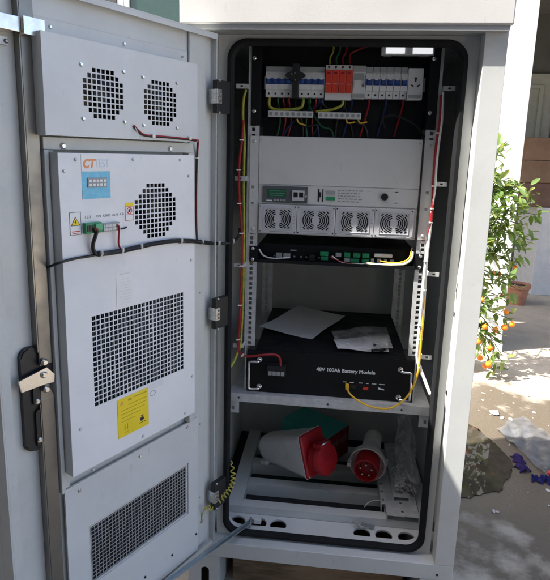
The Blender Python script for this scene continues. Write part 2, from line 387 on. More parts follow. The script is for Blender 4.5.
# ============================================================ CABINET
XL, XR, YB = -0.39, 0.372, 0.62                            # outer sides, back
W2, OT, OB = 0.294, 1.62, 0.2192                           # opening half width, top, bottom
YP = -0.04                                                 # front of the posts
SILL = 0.2146
cab = thing('equipment_cabinet', 'tall light grey steel outdoor equipment cabinet standing wide open', 'cabinet', (0, 0.3, 0))
bm = B(); box(bm, XL, XL + 0.003, YP + .003, YB, 0.165, 1.70); part('side_panel', bm, paint, cab)
bm = B(); box(bm, XR - 0.003, XR, YP + .003, YB, 0.165, 1.70); part('side_panel', bm, paint, cab)
bm = B(); box(bm, XL + .003, XR - .003, YB - 0.003, YB, 0.165, 1.70); part('back_panel', bm, paint_in, cab)
bm = B(); box(bm, XL + .003, XR - .003, 0.004, YB - .003, 1.680, 1.683); part('top_panel', bm, paint_in, cab)
# inner lining: walls close behind the rack sides
bm = B(); box(bm, -0.345, -0.342, 0.035, YB - .004, 0.206, 1.679); part('inner_wall', bm, paint_in, cab)
bm = B(); box(bm, 0.342, 0.345, 0.035, YB - .004, 0.206, 1.679); part('inner_wall', bm, paint_in, cab)
# floor with round cable entry holes along the front
bm = B()
ZFL = 0.222
holes = [GP(x, y, ZFL).x for x, y in ((237, 521), (258, 525), (278, 526), (362, 535), (384, 538), (407, 540))]
def floor_with_holes(bm, x0, x1, y0, y1, z, hs, hy, r):
    # each hole sits in a square cell; the rest is plain strips
    xs = [x0]
    for h in hs: xs += [h - r * 1.08, h + r * 1.08]
    xs.append(x1); ya, yb = hy - r * 1.08, hy + r * 1.08
    def quad(a, b_, c, d): bm.faces.new([bm.verts.new((a, c, z)), bm.verts.new((b_, c, z)), bm.verts.new((b_, d, z)), bm.verts.new((a, d, z))])
    quad(x0, x1, y0, ya); quad(x0, x1, yb, y1)
    for k in range(0, len(xs) - 1, 2): quad(xs[k], xs[k + 1], ya, yb)
    for h in hs:
        n = 24; inn = []; out = []
        for k in range(n):
            a = 2 * math.pi * k / n; c, s = math.cos(a), math.sin(a); q = r * 1.08 / max(abs(c), abs(s))
            inn.append((h + r * c, hy + r * s)); out.append((h + q * c, hy + q * s))
        vi = [bm.verts.new((x, y, z)) for x, y in inn]; vo = [bm.verts.new((x, y, z)) for x, y in out]; vd = [bm.verts.new((x, y, z - 0.006)) for x, y in inn]
        for k in range(n):
            j = (k + 1) % n; bm.faces.new((vi[k], vi[j], vo[j], vo[k])); bm.faces.new((vd[k], vd[j], vi[j], vi[k]))
floor_with_holes(bm, -0.342, 0.342, 0.013, 0.0885, ZFL, holes, 0.050, 0.0255)
part('gland_plate', bm, paint_in, cab)
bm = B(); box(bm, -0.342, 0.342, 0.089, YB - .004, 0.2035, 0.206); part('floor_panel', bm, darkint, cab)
bm = B(); box(bm, -0.342, 0.342, 0.013, 0.0885, 0.175, 0.178); part('gland_tray', bm, darkint, cab)
# front frame: flat flange at y=0 round the rounded opening
def ring_prism(bm, outer, inner, y0, y1):
    n = len(outer)
    A = [[bm.verts.new((x, y, z)) for x, z in L_] for L_ in (outer, inner) for y in (y0, y1)]
    for k in range(n):
        j = (k + 1) % n
        bm.faces.new((A[0][k], A[0][j], A[2][j], A[2][k])); bm.faces.new((A[1][k], A[3][k], A[3][j], A[1][j]))
        bm.faces.new((A[0][k], A[1][k], A[1][j], A[0][j])); bm.faces.new((A[2][k], A[2][j], A[3][j], A[3][k]))
def to_rect(pts, x0, x1, z0, z1):
    cx, cz = (x0 + x1) / 2, (z0 + z1) / 2; out = []
    for x, z in pts:
        dx, dz = x - cx, z - cz
        q = min((x1 - cx) / abs(dx) if dx else 9e9, (z1 - cz) / abs(dz) if dz else 9e9)
        out.append((cx + dx * q, cz + dz * q))
    return out
inner = rrect(-W2 + .004, W2 - .004, OB + .004, OT - .004, 0.045, 10)
bm = B(); ring_prism(bm, to_rect(inner, -0.3195, 0.3195, SILL + 0.0005, 1.655), inner, 0.0, 0.003); part('front_frame', bm, paint, cab)
# the lip folded into the opening
bm = B(); i2 = rrect(-W2 + .006, W2 - .006, OB + .006, OT - .006, 0.044, 10); i3 = rrect(-W2 + .008, W2 - .008, OB + .0067, OT - .008, 0.042, 10)
ring_prism(bm, i2, i3, 0.0035, 0.034); part('frame_lip', bm, paint_in, cab)
# rubber gasket following the opening
go = rrect(-W2, W2, OB, OT, 0.05, 10); gi = rrect(-W2 + .017, W2 - .017, OB + .017, OT - .017, 0.036, 10)
bm = B(); n = len(go); prof = [(0, -0.0005), (0.0, -0.008), (0.22, -0.0125), (0.62, -0.0125), (0.9, -0.008), (1, -0.0005), (1, 0.003), (0.82, 0.003), (0.78, -0.0003)]
rings = []
for tq, y in prof: rings.append([Vector((ox + (ix - ox) * tq, y, oz + (iz - oz) * tq)) for (ox, oz), (ix, iz) in zip(go, gi)])
loft(bm, rings, cap=False); part('gasket', bm, rubber, cab, smooth=True)
# posts either side, with the return that forms the door recess
for x0, x1, ret in ((0.3197, XR, 0.3197), (XL, -0.338, -0.338)):
    bm = B(); box(bm, x0, x1, YP, YP + 0.0028, SILL + .0005, 1.66, 0.001); part('corner_post', bm, paint, cab)
    bm = B(); s = 1 if x0 > 0 else -1; box(bm, *( (ret, ret + .0028) if s > 0 else (ret - .0028, ret)), YP + 0.003, -0.0003, SILL + .0005, 1.66); part('post_return', bm, paint, cab)
bm = B(); box(bm, -0.338, -0.32, 0.0, 0.003, SILL + .0005, 1.655); part('hinge_strip', bm, paint, cab)
# sill
bm = B(); box(bm, XL, XR, YP, 0.034, 0.166, SILL, 0.0018); part('sill', bm, paint, cab)
bm = B(); lathe(bm, FP(437, 575, YP) + Vector((0, -0.0004, 0)), (0, -1, 0), [(0, .0035), (.0006, .0035)], 12); part('sill_hole', bm, darkint, cab)
# base with legs left and right and fork slots
def leg(x0, x1, slot):
    bm = B(); q = rrect(slot - .012, slot + .012, .062, .128, .0119, 8); cx, cz = slot, .095
    o_ = []
    for x, z in q:
        dx, dz = x - cx, z - cz; k = min(((x1 if dx > 0 else x0) - cx) / dx if abs(dx) > 1e-9 else 9e9, ((.1655 if dz > 0 else .001) - cz) / dz if abs(dz) > 1e-9 else 9e9); o_.append((cx + dx * k, cz + dz * k))
    ring_prism(bm, o_, q, YP + .001, YP + .004)
    for c_, (x, z) in enumerate(((x0, .001), (x1, .001), (x0, .1655), (x1, .1655))):
        a_ = min(o_, key=lambda p: abs(p[0] - x) * 9 + abs(p[1] - z) if abs(p[0] - x) < 1e-6 else 9e9); b_ = min(o_, key=lambda p: abs(p[0] - x) if abs(p[1] - z) < 1e-6 else 9e9)
        prism(bm, [a_, (x, z), b_], YP + .001, YP + .004)
    box(bm, x0, x0 + .003, YP + .0045, YB, 0.001, 0.1655); box(bm, x1 - .003, x1, YP + .0045, YB, 0.001, 0.1655)
    return bm
part('base_leg', leg(XL, -0.300, FP(205, 560, YP).x), paint, cab)
part('base_leg', leg(0.283, XR, 0.335), paint, cab)
bm = B(); box(bm, -0.2995, 0.2825, YB - .04, YB - .037, 0.001, 0.1655); part('base_rear_rail', bm, paint, cab)
# hood
HY, HZ = -0.064, 1.641
hx0, hx1 = FP(179, 5, HY).x, FP(516, 12, HY).x
hood = part('hood', box(B(), hx0, hx1, HY, YB + .02, HZ + .0, 1.79, 0.004), hoodm, cab)
bm = B(); box(bm, hx0 + .008, hx1 - .008, HY + .004, YB + .01, HZ - .012, HZ - .0005); part('hood_seam', bm, greyplastic, hood)
# inside the hood underside stays shut
# ---- rack rails with square holes
def rail(x0, x1, hx, y, z0, z1, sgn):
    bm = B(); zs = [z0]; hole = set(); z = z0 + 0.004; k = 0; steps = (0.015875, 0.015875, 0.0127)
    while z + 0.0095 < z1 - 0.002:
        zs += [z, z + 0.0092]; hole.add(len(zs) - 2); z += steps[k % 3]; k += 1
    zs.append(z1); xs = [x0, hx - .0046, hx + .0046, x1]
    gridplate(bm, xs, zs, lambda i, j: not (i == 1 and j in hole), y, y + 0.002)
    xe = x0 if sgn < 0 else x1 - 0.002
    box(bm, xe, xe + 0.002, y + 0.0022, y + 0.045, z0, z1)
    return bm
part('mounting_rail', rail(-0.2525, -0.2205, -0.2365, 0.078, 0.785, 1.64, -1), galv, cab)
part('mounting_rail', rail(0.2205, 0.2525, 0.2365, 0.078, 0.785, 1.64, 1), galv, cab)
part('mounting_rail', rail(-0.2525, -0.2150, -0.2365, 0.47, 0.645, 1.64, -1), galv, cab)
part('mounting_rail', rail(0.2150, 0.2525, 0.2365, 0.47, 0.645, 1.64, 1), galv, cab)
for x in (-0.2475, 0.2445):
    bm = B(); box(bm, x - .0022, x + .0022, 0.079, 0.10, 0.646, 0.7845); part('rail_foot', bm, galv, cab)
# cable brackets on the side of each rail
def bracket(xa, xb, z):
    bm = B(); gridplate(bm, [min(xa, xb), min(xa, xb) + .011, min(xa, xb) + .018, max(xa, xb)], [z - .006, z - .0025, z + .0025, z + .006], lambda i, j: not (i == 1 and j == 1), 0.055, 0.057)
    xr = xa; box(bm, min(xr, xr + .002), max(xr, xr + .002), 0.0575, 0.085, z - .006, z + .006); return bm
for z in (1.513, 1.271, 1.028, 0.790):
    part('cable_bracket', bracket(-0.2535, -0.282, z), galv, cab); part('cable_bracket', bracket(0.2535, 0.282, z + .002), galv, cab)
# shelf under the battery
sh = part('shelf', box(B(), -0.290, 0.290, 0.056, 0.52, 0.640, 0.643), galv, cab)
bm = B(); box(bm, -0.290, 0.290, 0.053, 0.0555, 0.617, 0.643, 0.0006); part('shelf_front', bm, galv, sh)
for s in (-1, 1):
    bm = B(); gridplate(bm, sorted([s * .290, s * .283, s * .276, s * .262]), [0.578, 0.588, 0.599, 0.6165], lambda i, j: not (i == 1 and j == 1), 0.06, 0.062)
    part('shelf_bracket', bm, galv, sh)
screws(sh, [(0.2105, 0.053, 0.630), (-0.262, 0.053, 0.630), (0.0, 0.053, 0.630)], (0, -1, 0), 0.0028, darkint)
# raised bars over the floor
for y0, y1 in ((0.090, 0.124), (0.205, 0.243), (0.325, 0.365), (0.45, 0.49)):
    bm = B(); box(bm, -0.2545, 0.3005, y0, y1, 0.2445, 0.2475, 0.0006); box(bm, -0.2545, 0.3005, y0, y0 + .0025, 0.2068, 0.2443); box(bm, -0.2545, 0.3005, y1 - .0025, y1, 0.2068, 0.2443)
    part('floor_bar', bm, paint, cab)
for x0, x1 in ((-0.300, -0.255), (0.301, 0.336)):
    bm = B(); box(bm, x0, x1, 0.0895, 0.56, 0.2068, 0.2478, 0.001); part('floor_bar', bm, paint, cab)

# ---- the open door (part of the cabinet; its pieces are sub-parts)
ZDT, ZDB, SW = 1.619, 0.236, 0.585
def door_obj(name, bm, mt, parent, smooth=False, label=None):
    for v in bm.verts: v.co = d2w(*v.co)
    return part(name, bm, mt, parent, smooth, label)
door = door_obj('door', box(B(), 0.0, SW, -0.032, 0.0, ZDB, ZDT, 0.002), paint, cab, label='open cabinet door swung out to the left, seen from its inside')
bm = B(); box(bm, 0, SW, 0.0003, 0.018, ZDT - .0025, ZDT); box(bm, 0, SW, 0.016, 0.018, ZDT - .013, ZDT - .0027); door_obj('top_flange', bm, paint, door)
bm = B(); box(bm, 0.012, SW - .02, 0.0003, 0.020, ZDB, ZDB + .0025); box(bm, 0.012, SW - .02, 0.018, 0.020, ZDB + .0027, ZDB + .010); door_obj('bottom_flange', bm, paint, door)
bm = B(); box(bm, SW - .003, SW, 0.0003, 0.034, ZDB, ZDT - .003); box(bm, SW - .020, SW - .0032, 0.032, 0.034, ZDB, ZDT - .003); door_obj('edge_flange', bm, paint, door)
bm = B(); box(bm, 0.0, 0.0025, 0.0003, 0.016, ZDB, ZDT - .003); door_obj('hinge_flange', bm, paint, door)
bm = B(); box(bm, 0.030, 0.086, 0.0003, 0.0076, ZDB + .012, ZDT - .006, 0.003); door_obj('stiffener', bm, paint, door)
dsp = [(0.0775, .0078, z) for z in (1.30, 1.17, 0.985, 0.85, 0.70, 0.655, 0.585, 0.50, 0.415, 0.36)] + [(0.052, .0078, z) for z in (0.985, 0.62, 0.40)]
for c in dsp: door_obj('screw', screw_bm(c, DNRM, 0.0026, .0015), greyplastic, door, True)
# channels framing the air conditioner
bm = B(); box(bm, 0.088, 0.470, 0.0003, 0.020, 1.3365, 1.3585, 0.001); door_obj('frame_channel', bm, paint, door)
bm = B(); box(bm, 0.4615, 0.470, 0.0003, 0.022, 0.648, 1.336, 0.001); box(bm, 0.4445, 0.4613, 0.0003, 0.010, 0.648, 1.336, .0006); door_obj('frame_channel', bm, paint, door)
bm = B(); box(bm, 0.088, 0.103, 0.0003, 0.020, 0.648, 1.336, 0.001); door_obj('frame_channel', bm, paint, door)
for px, py in ((63, 146), (170, 149)): door_obj('bolt', screw_bm(DP(px, py, .0203), DNRM, 0.0062, .004), zinc, door, True)
for px, py in ((42, 166), (44, 207), (53, 325), (60, 432), (62.5, 465)):
    c = DP(px, py, .0103); c.x = 0.4535; door_obj('bolt', screw_bm(c, DNRM, 0.0052, .004), zinc, door, True)
# flat locking rods, handle and lever
RC = 0.487
def rod_bm(z0, z1): return box(B(), RC - .0125, RC + .0125, 0.0125, 0.0175, z0, z1, 0.0008)
piv = [DP(44, 362, .022), DP(43.5, 374.5, .022), DP(46, 389, .022)]
door_obj('locking_rod', rod_bm(piv[0].z - .008, 1.61), steel, door)
bm = B(); box(bm, RC - .0135, RC + .0135, 0.0125, 0.0175, ZDB + .02, piv[2].z - .022, 0.0008)
prism(bm, [(RC - .0135, piv[2].z - .0222), (RC + .0135, piv[2].z - .0222), (piv[2].x + .007, piv[2].z + .008), (piv[2].x - .007, piv[2].z + .008)], 0.0125, 0.0175)
door_obj('locking_rod', bm, steel, door)
# rod edge fold
bm = B(); box(bm, RC + .013, RC + .0148, 0.0005, 0.0175, piv[0].z + .02, 1.61); door_obj('rod_fold', bm, steel, door)
bm = B(); box(bm, RC + .0142, RC + .016, 0.0005, 0.0175, ZDB + .02, piv[2].z - .03); door_obj('rod_fold', bm, steel, door)
# guide brackets for the rods
for px, py, hh in ((23, 24.5, .0145),):
    z = DP(px, py, .03).z
    bm = B(); box(bm, 0.4625, 0.4650, 0.0003, 0.0295, z - hh, z + hh); box(bm, 0.4625, 0.5010, 0.0297, 0.0320, z - hh, z + hh, .0005); box(bm, 0.4985, 0.5010, 0.0003, 0.0295, z - hh, z + hh)
    box(bm, 0.5012, 0.553, 0.0003, 0.024, z - hh * .8, z + hh * .9, .001)
    door_obj('rod_guide', bm, brightsteel, door)
bm = B(); z = DP(4, 41, .0).z; box(bm, 0.515, 0.555, 0.0003, 0.006, z - .007, z + .007, .001); door_obj('latch_plate', bm, galv, door)
door_obj('bolt', screw_bm(DP(6, 41, .0065), DNRM, 0.004), steel, door, True)
z = 0.33; bm = B(); box(bm, 0.4625, 0.4650, 0.0003, 0.0295, z - .014, z + .014); box(bm, 0.4625, 0.505, 0.0297, 0.032, z - .014, z + .014, .0005); box(bm, 0.5025, 0.505, 0.0003, 0.0295, z - .014, z + .014); door_obj('rod_guide', bm, brightsteel, door)
# black handle body
hz0, hz1 = 0.762, 0.972
hb = prism(B(), rrect(0.4905, 0.5325, hz0, hz1, 0.018, 8), 0.0003, 0.011); bmesh.ops.bevel(hb, geom=[e for e in hb.edges if all(abs(v.co.y - .011) < 1e-6 for v in e.verts)], offset=.003, segments=2, affect='EDGES')
door_obj('handle_body', hb, blackp, door, True)
bm = B(); prism(bm, rrect(0.489, 0.512, hz0 + .006, hz0 + .085, .008, 5), 0.0112, 0.016); prism(bm, rrect(0.490, 0.515, hz0 + .095, hz0 + .155, .006, 5), 0.0112, 0.0165); door_obj('lock_case', bm, blackp, door, True)
for px, py in ((37.6, 401.5), (40, 440)): door_obj('bolt', screw_bm(DP(px, py, .0166), DNRM, 0.0055, .003), brightsteel, door, True)
bm = B(); box(bm, 0.4895, 0.4955, .0166, .0172, DP(42, 423).z - .012, DP(42, 423).z + .012); door_obj('lock_label', bm, greyplastic, door)
# bright lever plate
pv = [DP(x, y, 0) for x, y in ((12, 379), (40, 364.5), (48, 371), (47.5, 379), (40, 380.5), (15.5, 389.5))]
bm = B(); prism(bm, [(p.x, p.z) for p in pv], 0.0185, 0.0225); door_obj('lever', bm, brightsteel, door)
pv = [DP(x, y, 0) for x, y in ((40, 357), (50, 353), (51, 376), (49, 381), (45, 379))]
bm = B(); prism(bm, [(p.x, p.z) for p in pv], 0.0095, 0.0122); door_obj('cam_plate', bm, blackp, door)
for p in piv: door_obj('pivot_bolt', screw_bm(Vector((p.x, .0226, p.z)), DNRM, 0.0068, .0055), brightsteel, door, True)
# hinges
for py0, py1 in ((80, 113), (297, 327), (480, 505)):
    z0, z1 = DP(207, py1).z, DP(207, py0).z; zm = (z0 + z1) / 2
    h = door_obj('hinge', box(B(), -0.031, 0.018, 0.017, 0.033, z0, z1, 0.002), blackp, door)
    bm = B(); box(bm, 0.004, 0.0205, 0.0332, 0.036, zm - .017, zm + .017, .0006); box(bm, 0.0182, 0.0205, 0.008, 0.033, zm - .017, zm + .017); door_obj('hinge_clip', bm, zinc, door)
    for dz in (-.010, 0, .010): door_obj('hinge_pin', screw_bm((0.010, .0362, zm + dz), DNRM, .003, .002), steel, door, True)
    for dz in (z0 + .001, z1 - .001): door_obj('hinge_pin', screw_bm((0.009, .0332, dz), DNRM, .0032, .002), zinc, door, True)

# ============================================================ THINGS ON THE DOOR
def round_mask(nx, nz):
    c0, c1 = (nx - 1) / 2, (nz - 1) / 2; rr = (max(nx, nz) / 2 + 0.02) ** 2
    return lambda a, b_: (a - c0) ** 2 + (b_ - c1) ** 2 <= rr
def perforated(bm, x0, x1, z0, z1, groups, y0, y1):
    """plate with groups of square holes; each group = (cx0, cx1, cz0, cz1, nx, nz, bar, round)"""
    xs = {x0, x1}; zs = {z0, z1}; hl = []
    for (a, b_, c, d, nx, nz, bar, rd) in groups:
        ex, ez = cells(a, b_, nx, bar), cells(c, d, nz, bar); ms = round_mask(nx, nz) if rd else (lambda i, j: True)
        xs |= set(ex); zs |= set(ez)
        for i in range(nx):
            for j in range(nz):
                if ms(i, j): hl.append((ex[2*i], ex[2*i+1], ez[2*j], ez[2*j+1]))
    X, Z = sorted(xs), sorted(zs); xi = {x: i for i, x in enumerate(X)}; zi = {z: i for i, z in enumerate(Z)}; dead = set()
    for a, b_, c, d in hl:
        for i in range(xi[a], xi[b_]):
            for j in range(zi[c], zi[d]): dead.add((i, j))
    return gridplate(bm, X, Z, lambda i, j: (i, j) not in dead, y0, y1)
def fan_bm(c, r, y, nb=7):
    bm = B(); cx, cz = c
    lathe(bm, (cx, y - .004, cz), (0, 1, 0), [(0, r * .36), (.008, r * .36), (.010, r * .33)], 18)
    for k in range(nb):
        a0 = 2 * math.pi * k / nb; P = []
        for q in range(5):
            t = q / 4; rr = r * (.34 + .60 * t)
            for da, yy in ((-.10 - .1 * t, y - .004), (.55 - .05 * t, y + .004)):
                a = a0 + da + .35 * t; P.append(bm.verts.new((cx + rr * math.cos(a), yy, cz + rr * math.sin(a))))
        for q in range(4): bm.faces.new((P[2*q], P[2*q+1], P[2*q+3], P[2*q+2]))
    return bm
# --- twin fan housing
s0, s1, z0, z1, nf = 0.0995, 0.4795, 1.3611, 1.533, 0.045
t = thing('fan_housing', 'grey sheet metal housing with two round square-holed fan grilles at the door top', 'fan housing', ((s0 + s1) / 2, .001, z0), door=True)
f1 = (0.309, 0.402, 1.395, 1.488, 9, 9, .0024, True); f2 = (0.1655, 0.2585, 1.391, 1.484, 9, 9, .0024, True)
bm = B(); perforated(bm, s0, s1, z0, z1, [f1, f2], nf - .0015, nf); part('front_plate', bm, grey_sheet, t)
bm = B(); prism(bm, [(s0, .0008), (s0, nf - .0017), (s0 + .0015, nf - .0017), (s0 + .0015, .0008)], z0, z1, lambda x, y, z: Vector((x, z, y)))
box(bm, s1 - .0015, s1, .0008, nf - .0017, z0, z1); box(bm, s0 + .0017, s1 - .0017, .0008, nf - .0017, z0, z0 + .0015); box(bm, s0 + .0017, s1 - .0017, .0008, nf - .0017, z1 - .0015, z1)
part('casing', bm, paint, t)
bm = B(); box(bm, s0 - .010, s1 + .009, .0003, .0030, z1 + .002, z1 + .0315, .0008); part('mounting_flange', bm, paint, t)
bm = B(); box(bm, s0 + .002, s1 - .002, .001, .004, z0 + .002, z1 - .002); part('back_plate', bm, darkint, t)
for f_ in (f1, f2):
    c = ((f_[0] + f_[1]) / 2, (f_[2] + f_[3]) / 2); part('fan', fan_bm(c, .047, .030), blackp, t, True)
    screws(t, [(c[0] + a * .0475, nf, c[1] + b_ * .0475) for a in (-1, 1) for b_ in (-1, 1)], DNRM, .0042)
screws(t, [Vector((max(.0995, DP(x, y, .003).x), .0030, z1 + .018)) for x, y in ((50, 27), (124, 44), (182, 58))], DNRM, .0036)
# --- air conditioner
s0, s1, z0, z1 = 0.1095, 0.4585, 0.690, 1.331
ac = thing('air_conditioner', 'white flat door-mounted air conditioner with fan grille, mesh and stickers', 'air conditioner', ((s0 + s1) / 2, .001, z0), door=True)
AF = (0.1695, 0.2885, 1.152, 1.271, 11, 11, .0024, True); AM = (0.1475, 0.4025, 0.8195, 1.0133, 24, 18, .0019, False)
bm = B(); perforated(bm, s0, s1, z0, z1, [AF, AM], nf - .0015, nf); part('front_plate', bm, white_sheet, ac)
bm = B(); box(bm, s0, s0 + .0015, .0008, nf - .0017, z0, z1); box(bm, s1 - .0015, s1, .0008, nf - .0017, z0, z1); box(bm, s0 + .0017, s1 - .0017, .0008, nf - .0017, z0, z0 + .0015); box(bm, s0 + .0017, s1 - .0017, .0008, nf - .0017, z1 - .0015, z1); part('casing', bm, grey_sheet, ac)
bm = B(); box(bm, s0 + .002, s1 - .002, .001, .004, z0 + .002, z1 - .002); part('back_plate', bm, darkint, ac)
bm = B()
for k in range(60):
    x = AM[0] - .004 + k * (AM[1] - AM[0] + .008) / 59; box(bm, x, x + .0012, .006, .0395, AM[2] - .004, AM[3] + .004)
part('coil_fins', bm, coil_b, ac)
part('fan', fan_bm(((AF[0] + AF[1]) / 2, (AF[2] + AF[3]) / 2), .058, .024), blackp, ac, True)
screws(ac, [DP(x, y, nf) for x, y in ((75.5, 159.5), (133, 159.5), (180, 160), (188.5, 176), (64, 171), (191, 260), (192, 376), (185, 413), (80.5, 429), (143, 436), (93, 470))], DNRM, .0036, galv)
def plate(s_a, s_b, z_a, z_b, y=.0452, th=.0004): return box(B(), s_a, s_b, y, y + th, z_a, z_b)
XD = (-1, 0, 0); ZD = (0, 0, 1)                            # reading direction on the door inside
y1_ = .0457
st = part('logo_sticker', plate(0.3475, 0.4115, 1.2975, 1.3285), sticker_w, ac)
text('CT', .0225, ink_o, st, (0.4090, y1_, 1.3045), XD, ZD, bold=.0009, shear=.25, xs=.88)
text('TEST', .0220, ink_lb, st, (0.3815, y1_, 1.3050), XD, ZD, xs=.68)
st = part('controller_sticker', plate(0.3475, 0.4115, 1.2455, 1.2970), sticker_b, ac)
part('display', box(B(), 0.3565, 0.4000, .0457, .0475, 1.2670, 1.2855, .0005), greyplastic, st)
bm = B()
for k in range(5):
    for j in range(2): box(bm, 0.3595 + k * .0080, 0.3650 + k * .0080, .0476, .0484, 1.2695 + j * .0075, 1.2745 + j * .0075)
part('display_button', bm, sticker_w, st)
# high voltage warning
st = part('warning_sticker', plate(0.4170, 0.4410, 1.1790, 1.2225), sticker_w, ac)
def tri(c, r, y, th, up=1): return prism(B(), [(c[0] + r * math.cos(R(90 + 120 * k)), c[1] + up * r * math.sin(R(90 + 120 * k))) for k in range(3)], y, y + th)
part('warning_triangle', tri((0.4290, 1.2025), .0115, .0457, .0002), ink_k, st); part('warning_triangle', tri((0.4290, 1.2025), .0093, .0460, .0002), sticker_y, st)
bm = B(); prism(bm, [(0.4300, 1.2090), (0.4270, 1.2030), (0.4288, 1.2030), (0.4275, 1.1985), (0.4312, 1.2045), (0.4293, 1.2045)], .0463, .0465); part('lightning_mark', bm, ink_k, st)
bm = B(); box(bm, 0.4205, 0.4375, .0457, .0459, 1.1850, 1.1866); box(bm, 0.4225, 0.4355, .0457, .0459, 1.1818, 1.1830); part('small_print', bm, ink_r, st)
bm = B(); gridplate(bm, [0.4170, 0.4177, 0.4403, 0.4410], [1.1790, 1.1797, 1.2218, 1.2225], lambda i, j: not (i == 1 and j == 1), .0457, .0459); part('sticker_border', bm, ink_k, st)
# hot surface notice
st = part('notice_sticker', plate(0.2910, 0.3130, 1.1960, 1.2330), sticker_w, ac)
part('notice_header', plate(0.2912, 0.3128, 1.2255, 1.2328, .0457, .0003), sticker_y, st)
bm = B(); gridplate(bm, [0.2912, 0.2920, 0.3120, 0.3128], [1.1962, 1.1970, 1.2080, 1.2088, 1.2247, 1.2255], lambda i, j: not (i == 1 and j in (1, 3)), .0457, .0459); part('sticker_border', bm, ink_r, st)
bm = B(); n = 20; cx, cz = .3020, 1.2167
ring_prism(bm, [(cx + .0070 * math.cos(2*math.pi*k/n), cz + .0070 * math.sin(2*math.pi*k/n)) for k in range(n)], [(cx + .0054 * math.cos(2*math.pi*k/n), cz + .0054 * math.sin(2*math.pi*k/n)) for k in range(n)], .0457, .0459)
prism(bm, [(cx - .0050, cz + .0036), (cx - .0036, cz + .0050), (cx + .0050, cz - .0036), (cx + .0036, cz - .0050)], .0457, .0459); part('prohibition_mark', bm, ink_r, st)
bm = B(); box(bm, cx - .0022, cx + .0022, .0460, .0461, cz - .0035, cz + .003); part('hand_mark', bm, ink_k, st)
# terminal blocks
tb = part('power_terminal', box(B(), 0.3775, 0.4140, .0452, .0560, 1.1805, 1.2005, .0008), greenp, ac)
bm = B()
for k in range(3): box(bm, 0.3965 + k * .0055, 0.4002 + k * .0055, .0561, .0570, 1.1845, 1.1965)
part('terminal_slot', bm, blackp, tb)
bm = B(); box(bm, 0.3795, 0.3945, .0561, .0600, 1.1860, 1.1985, .0006); part('terminal_plug', bm, mat('light_green', (0.10, 0.42, 0.22), .4), tb)
tb = part('signal_terminal', box(B(), 0.3330, 0.3735, .0452, .0540, 1.1800, 1.1965, .0008), greyplastic, ac)
bm = B()
for k in range(8): box(bm, 0.3345 + k * .0049, 0.3380 + k * .0049, .0541, .0548, 1.1825, 1.1870); box(bm, 0.3345 + k * .0049, 0.3380 + k * .0049, .0541, .0548, 1.1890, 1.1940)
part('terminal_slot', bm, whitep, tb)
text('1 2 3', .0072, ink_g, ac, (0.4090, .0453, 1.2085), XD, ZD, name='terminal_print')
text('ON  RS485  ALM  A B', .0072, ink_g, ac, (0.3830, .0453, 1.2085), XD, ZD, name='terminal_print')
bm = B(); tube(bm, [(0.3255, .0475, 1.181), (0.318, .0478, 1.1815), (0.311, .0475, 1.1835)], .0016, 6); part('sensor_lead', bm, wire_blk, ac)
# rating plate and yellow notice
st = part('rating_label', plate(0.2985, 0.3405, 1.0165, 1.0925), sticker_w, ac)
bm = B(); box(bm, 0.306, 0.333, .0457, .0458, 1.0855, 1.0868)
for k in range(9): box(bm, 0.303, 0.303 + .020 + .012 * ((k * 7) % 5) / 5, .0457, .0458, 1.024 + k * .0063, 1.0247 + k * .0063)
part('small_print', bm, mat('ink_pale', (0.62, 0.62, 0.63), .6, var=0), st)
st = part('notice_sticker', plate(0.2610, 0.3465, 0.7230, 0.8130, .0456), sticker_y, ac, label='yellow notice sticker below the mesh')
yy = .0461
bm = B(); box(bm, 0.2660, 0.3030, yy, yy + .0002, 0.8040, 0.8062); box(bm, .3085, .3130, yy, yy + .0002, .8015, .8065); box(bm, .3140, .3180, yy, yy + .0002, .8015, .8065)
for k, (a, b_) in enumerate(((.266, .318), (.268, .338), (.272, .338), (.284, .338), (.300, .338))): box(bm, a, b_, yy, yy + .0002, 0.7920 - k * .0085, 0.7932 - k * .0085)
part('small_print', bm, ink_y, st)
part('warning_triangle', tri((0.3350, 0.8015), .0058, yy, .0002), ink_o, st)
bm = B(); prism(bm, [(.281 + .006 * math.cos(2*math.pi*k/12), .7445 + .005 * math.sin(2*math.pi*k/12)) for k in range(12)], yy, yy + .0002); box(bm, .2765, .2830, yy, yy + .0002, .7508, .7535); box(bm, .270, .289, yy, yy + .0002, .7355, .7368); part('pictogram', bm, ink_k, st)
bm = B(); box(bm, .3205, .3222, yy, yy + .0002, .7375, .7500); box(bm, .3275, .3292, yy, yy + .0002, .7375, .7500); box(bm, .3180, .3300, yy, yy + .0002, .7310, .7320); part('pictogram', bm, ink_y, st)
st = part('rating_label', plate(0.2180, 0.2560, 0.8035, 0.8160), mat('sticker_pale', (.74, .74, .77), .35, var=.02), ac)
bm = B(); cx, cz = .2475, .7935; ring_prism(bm, [(cx + .009*math.cos(k*math.pi/10), cz + .006*math.sin(k*math.pi/10)) for k in range(20)], [(cx + .0078*math.cos(k*math.pi/10), cz + .005*math.sin(k*math.pi/10)) for k in range(20)], .0453, .0455); part('stamp_mark', bm, ink_g, ac)
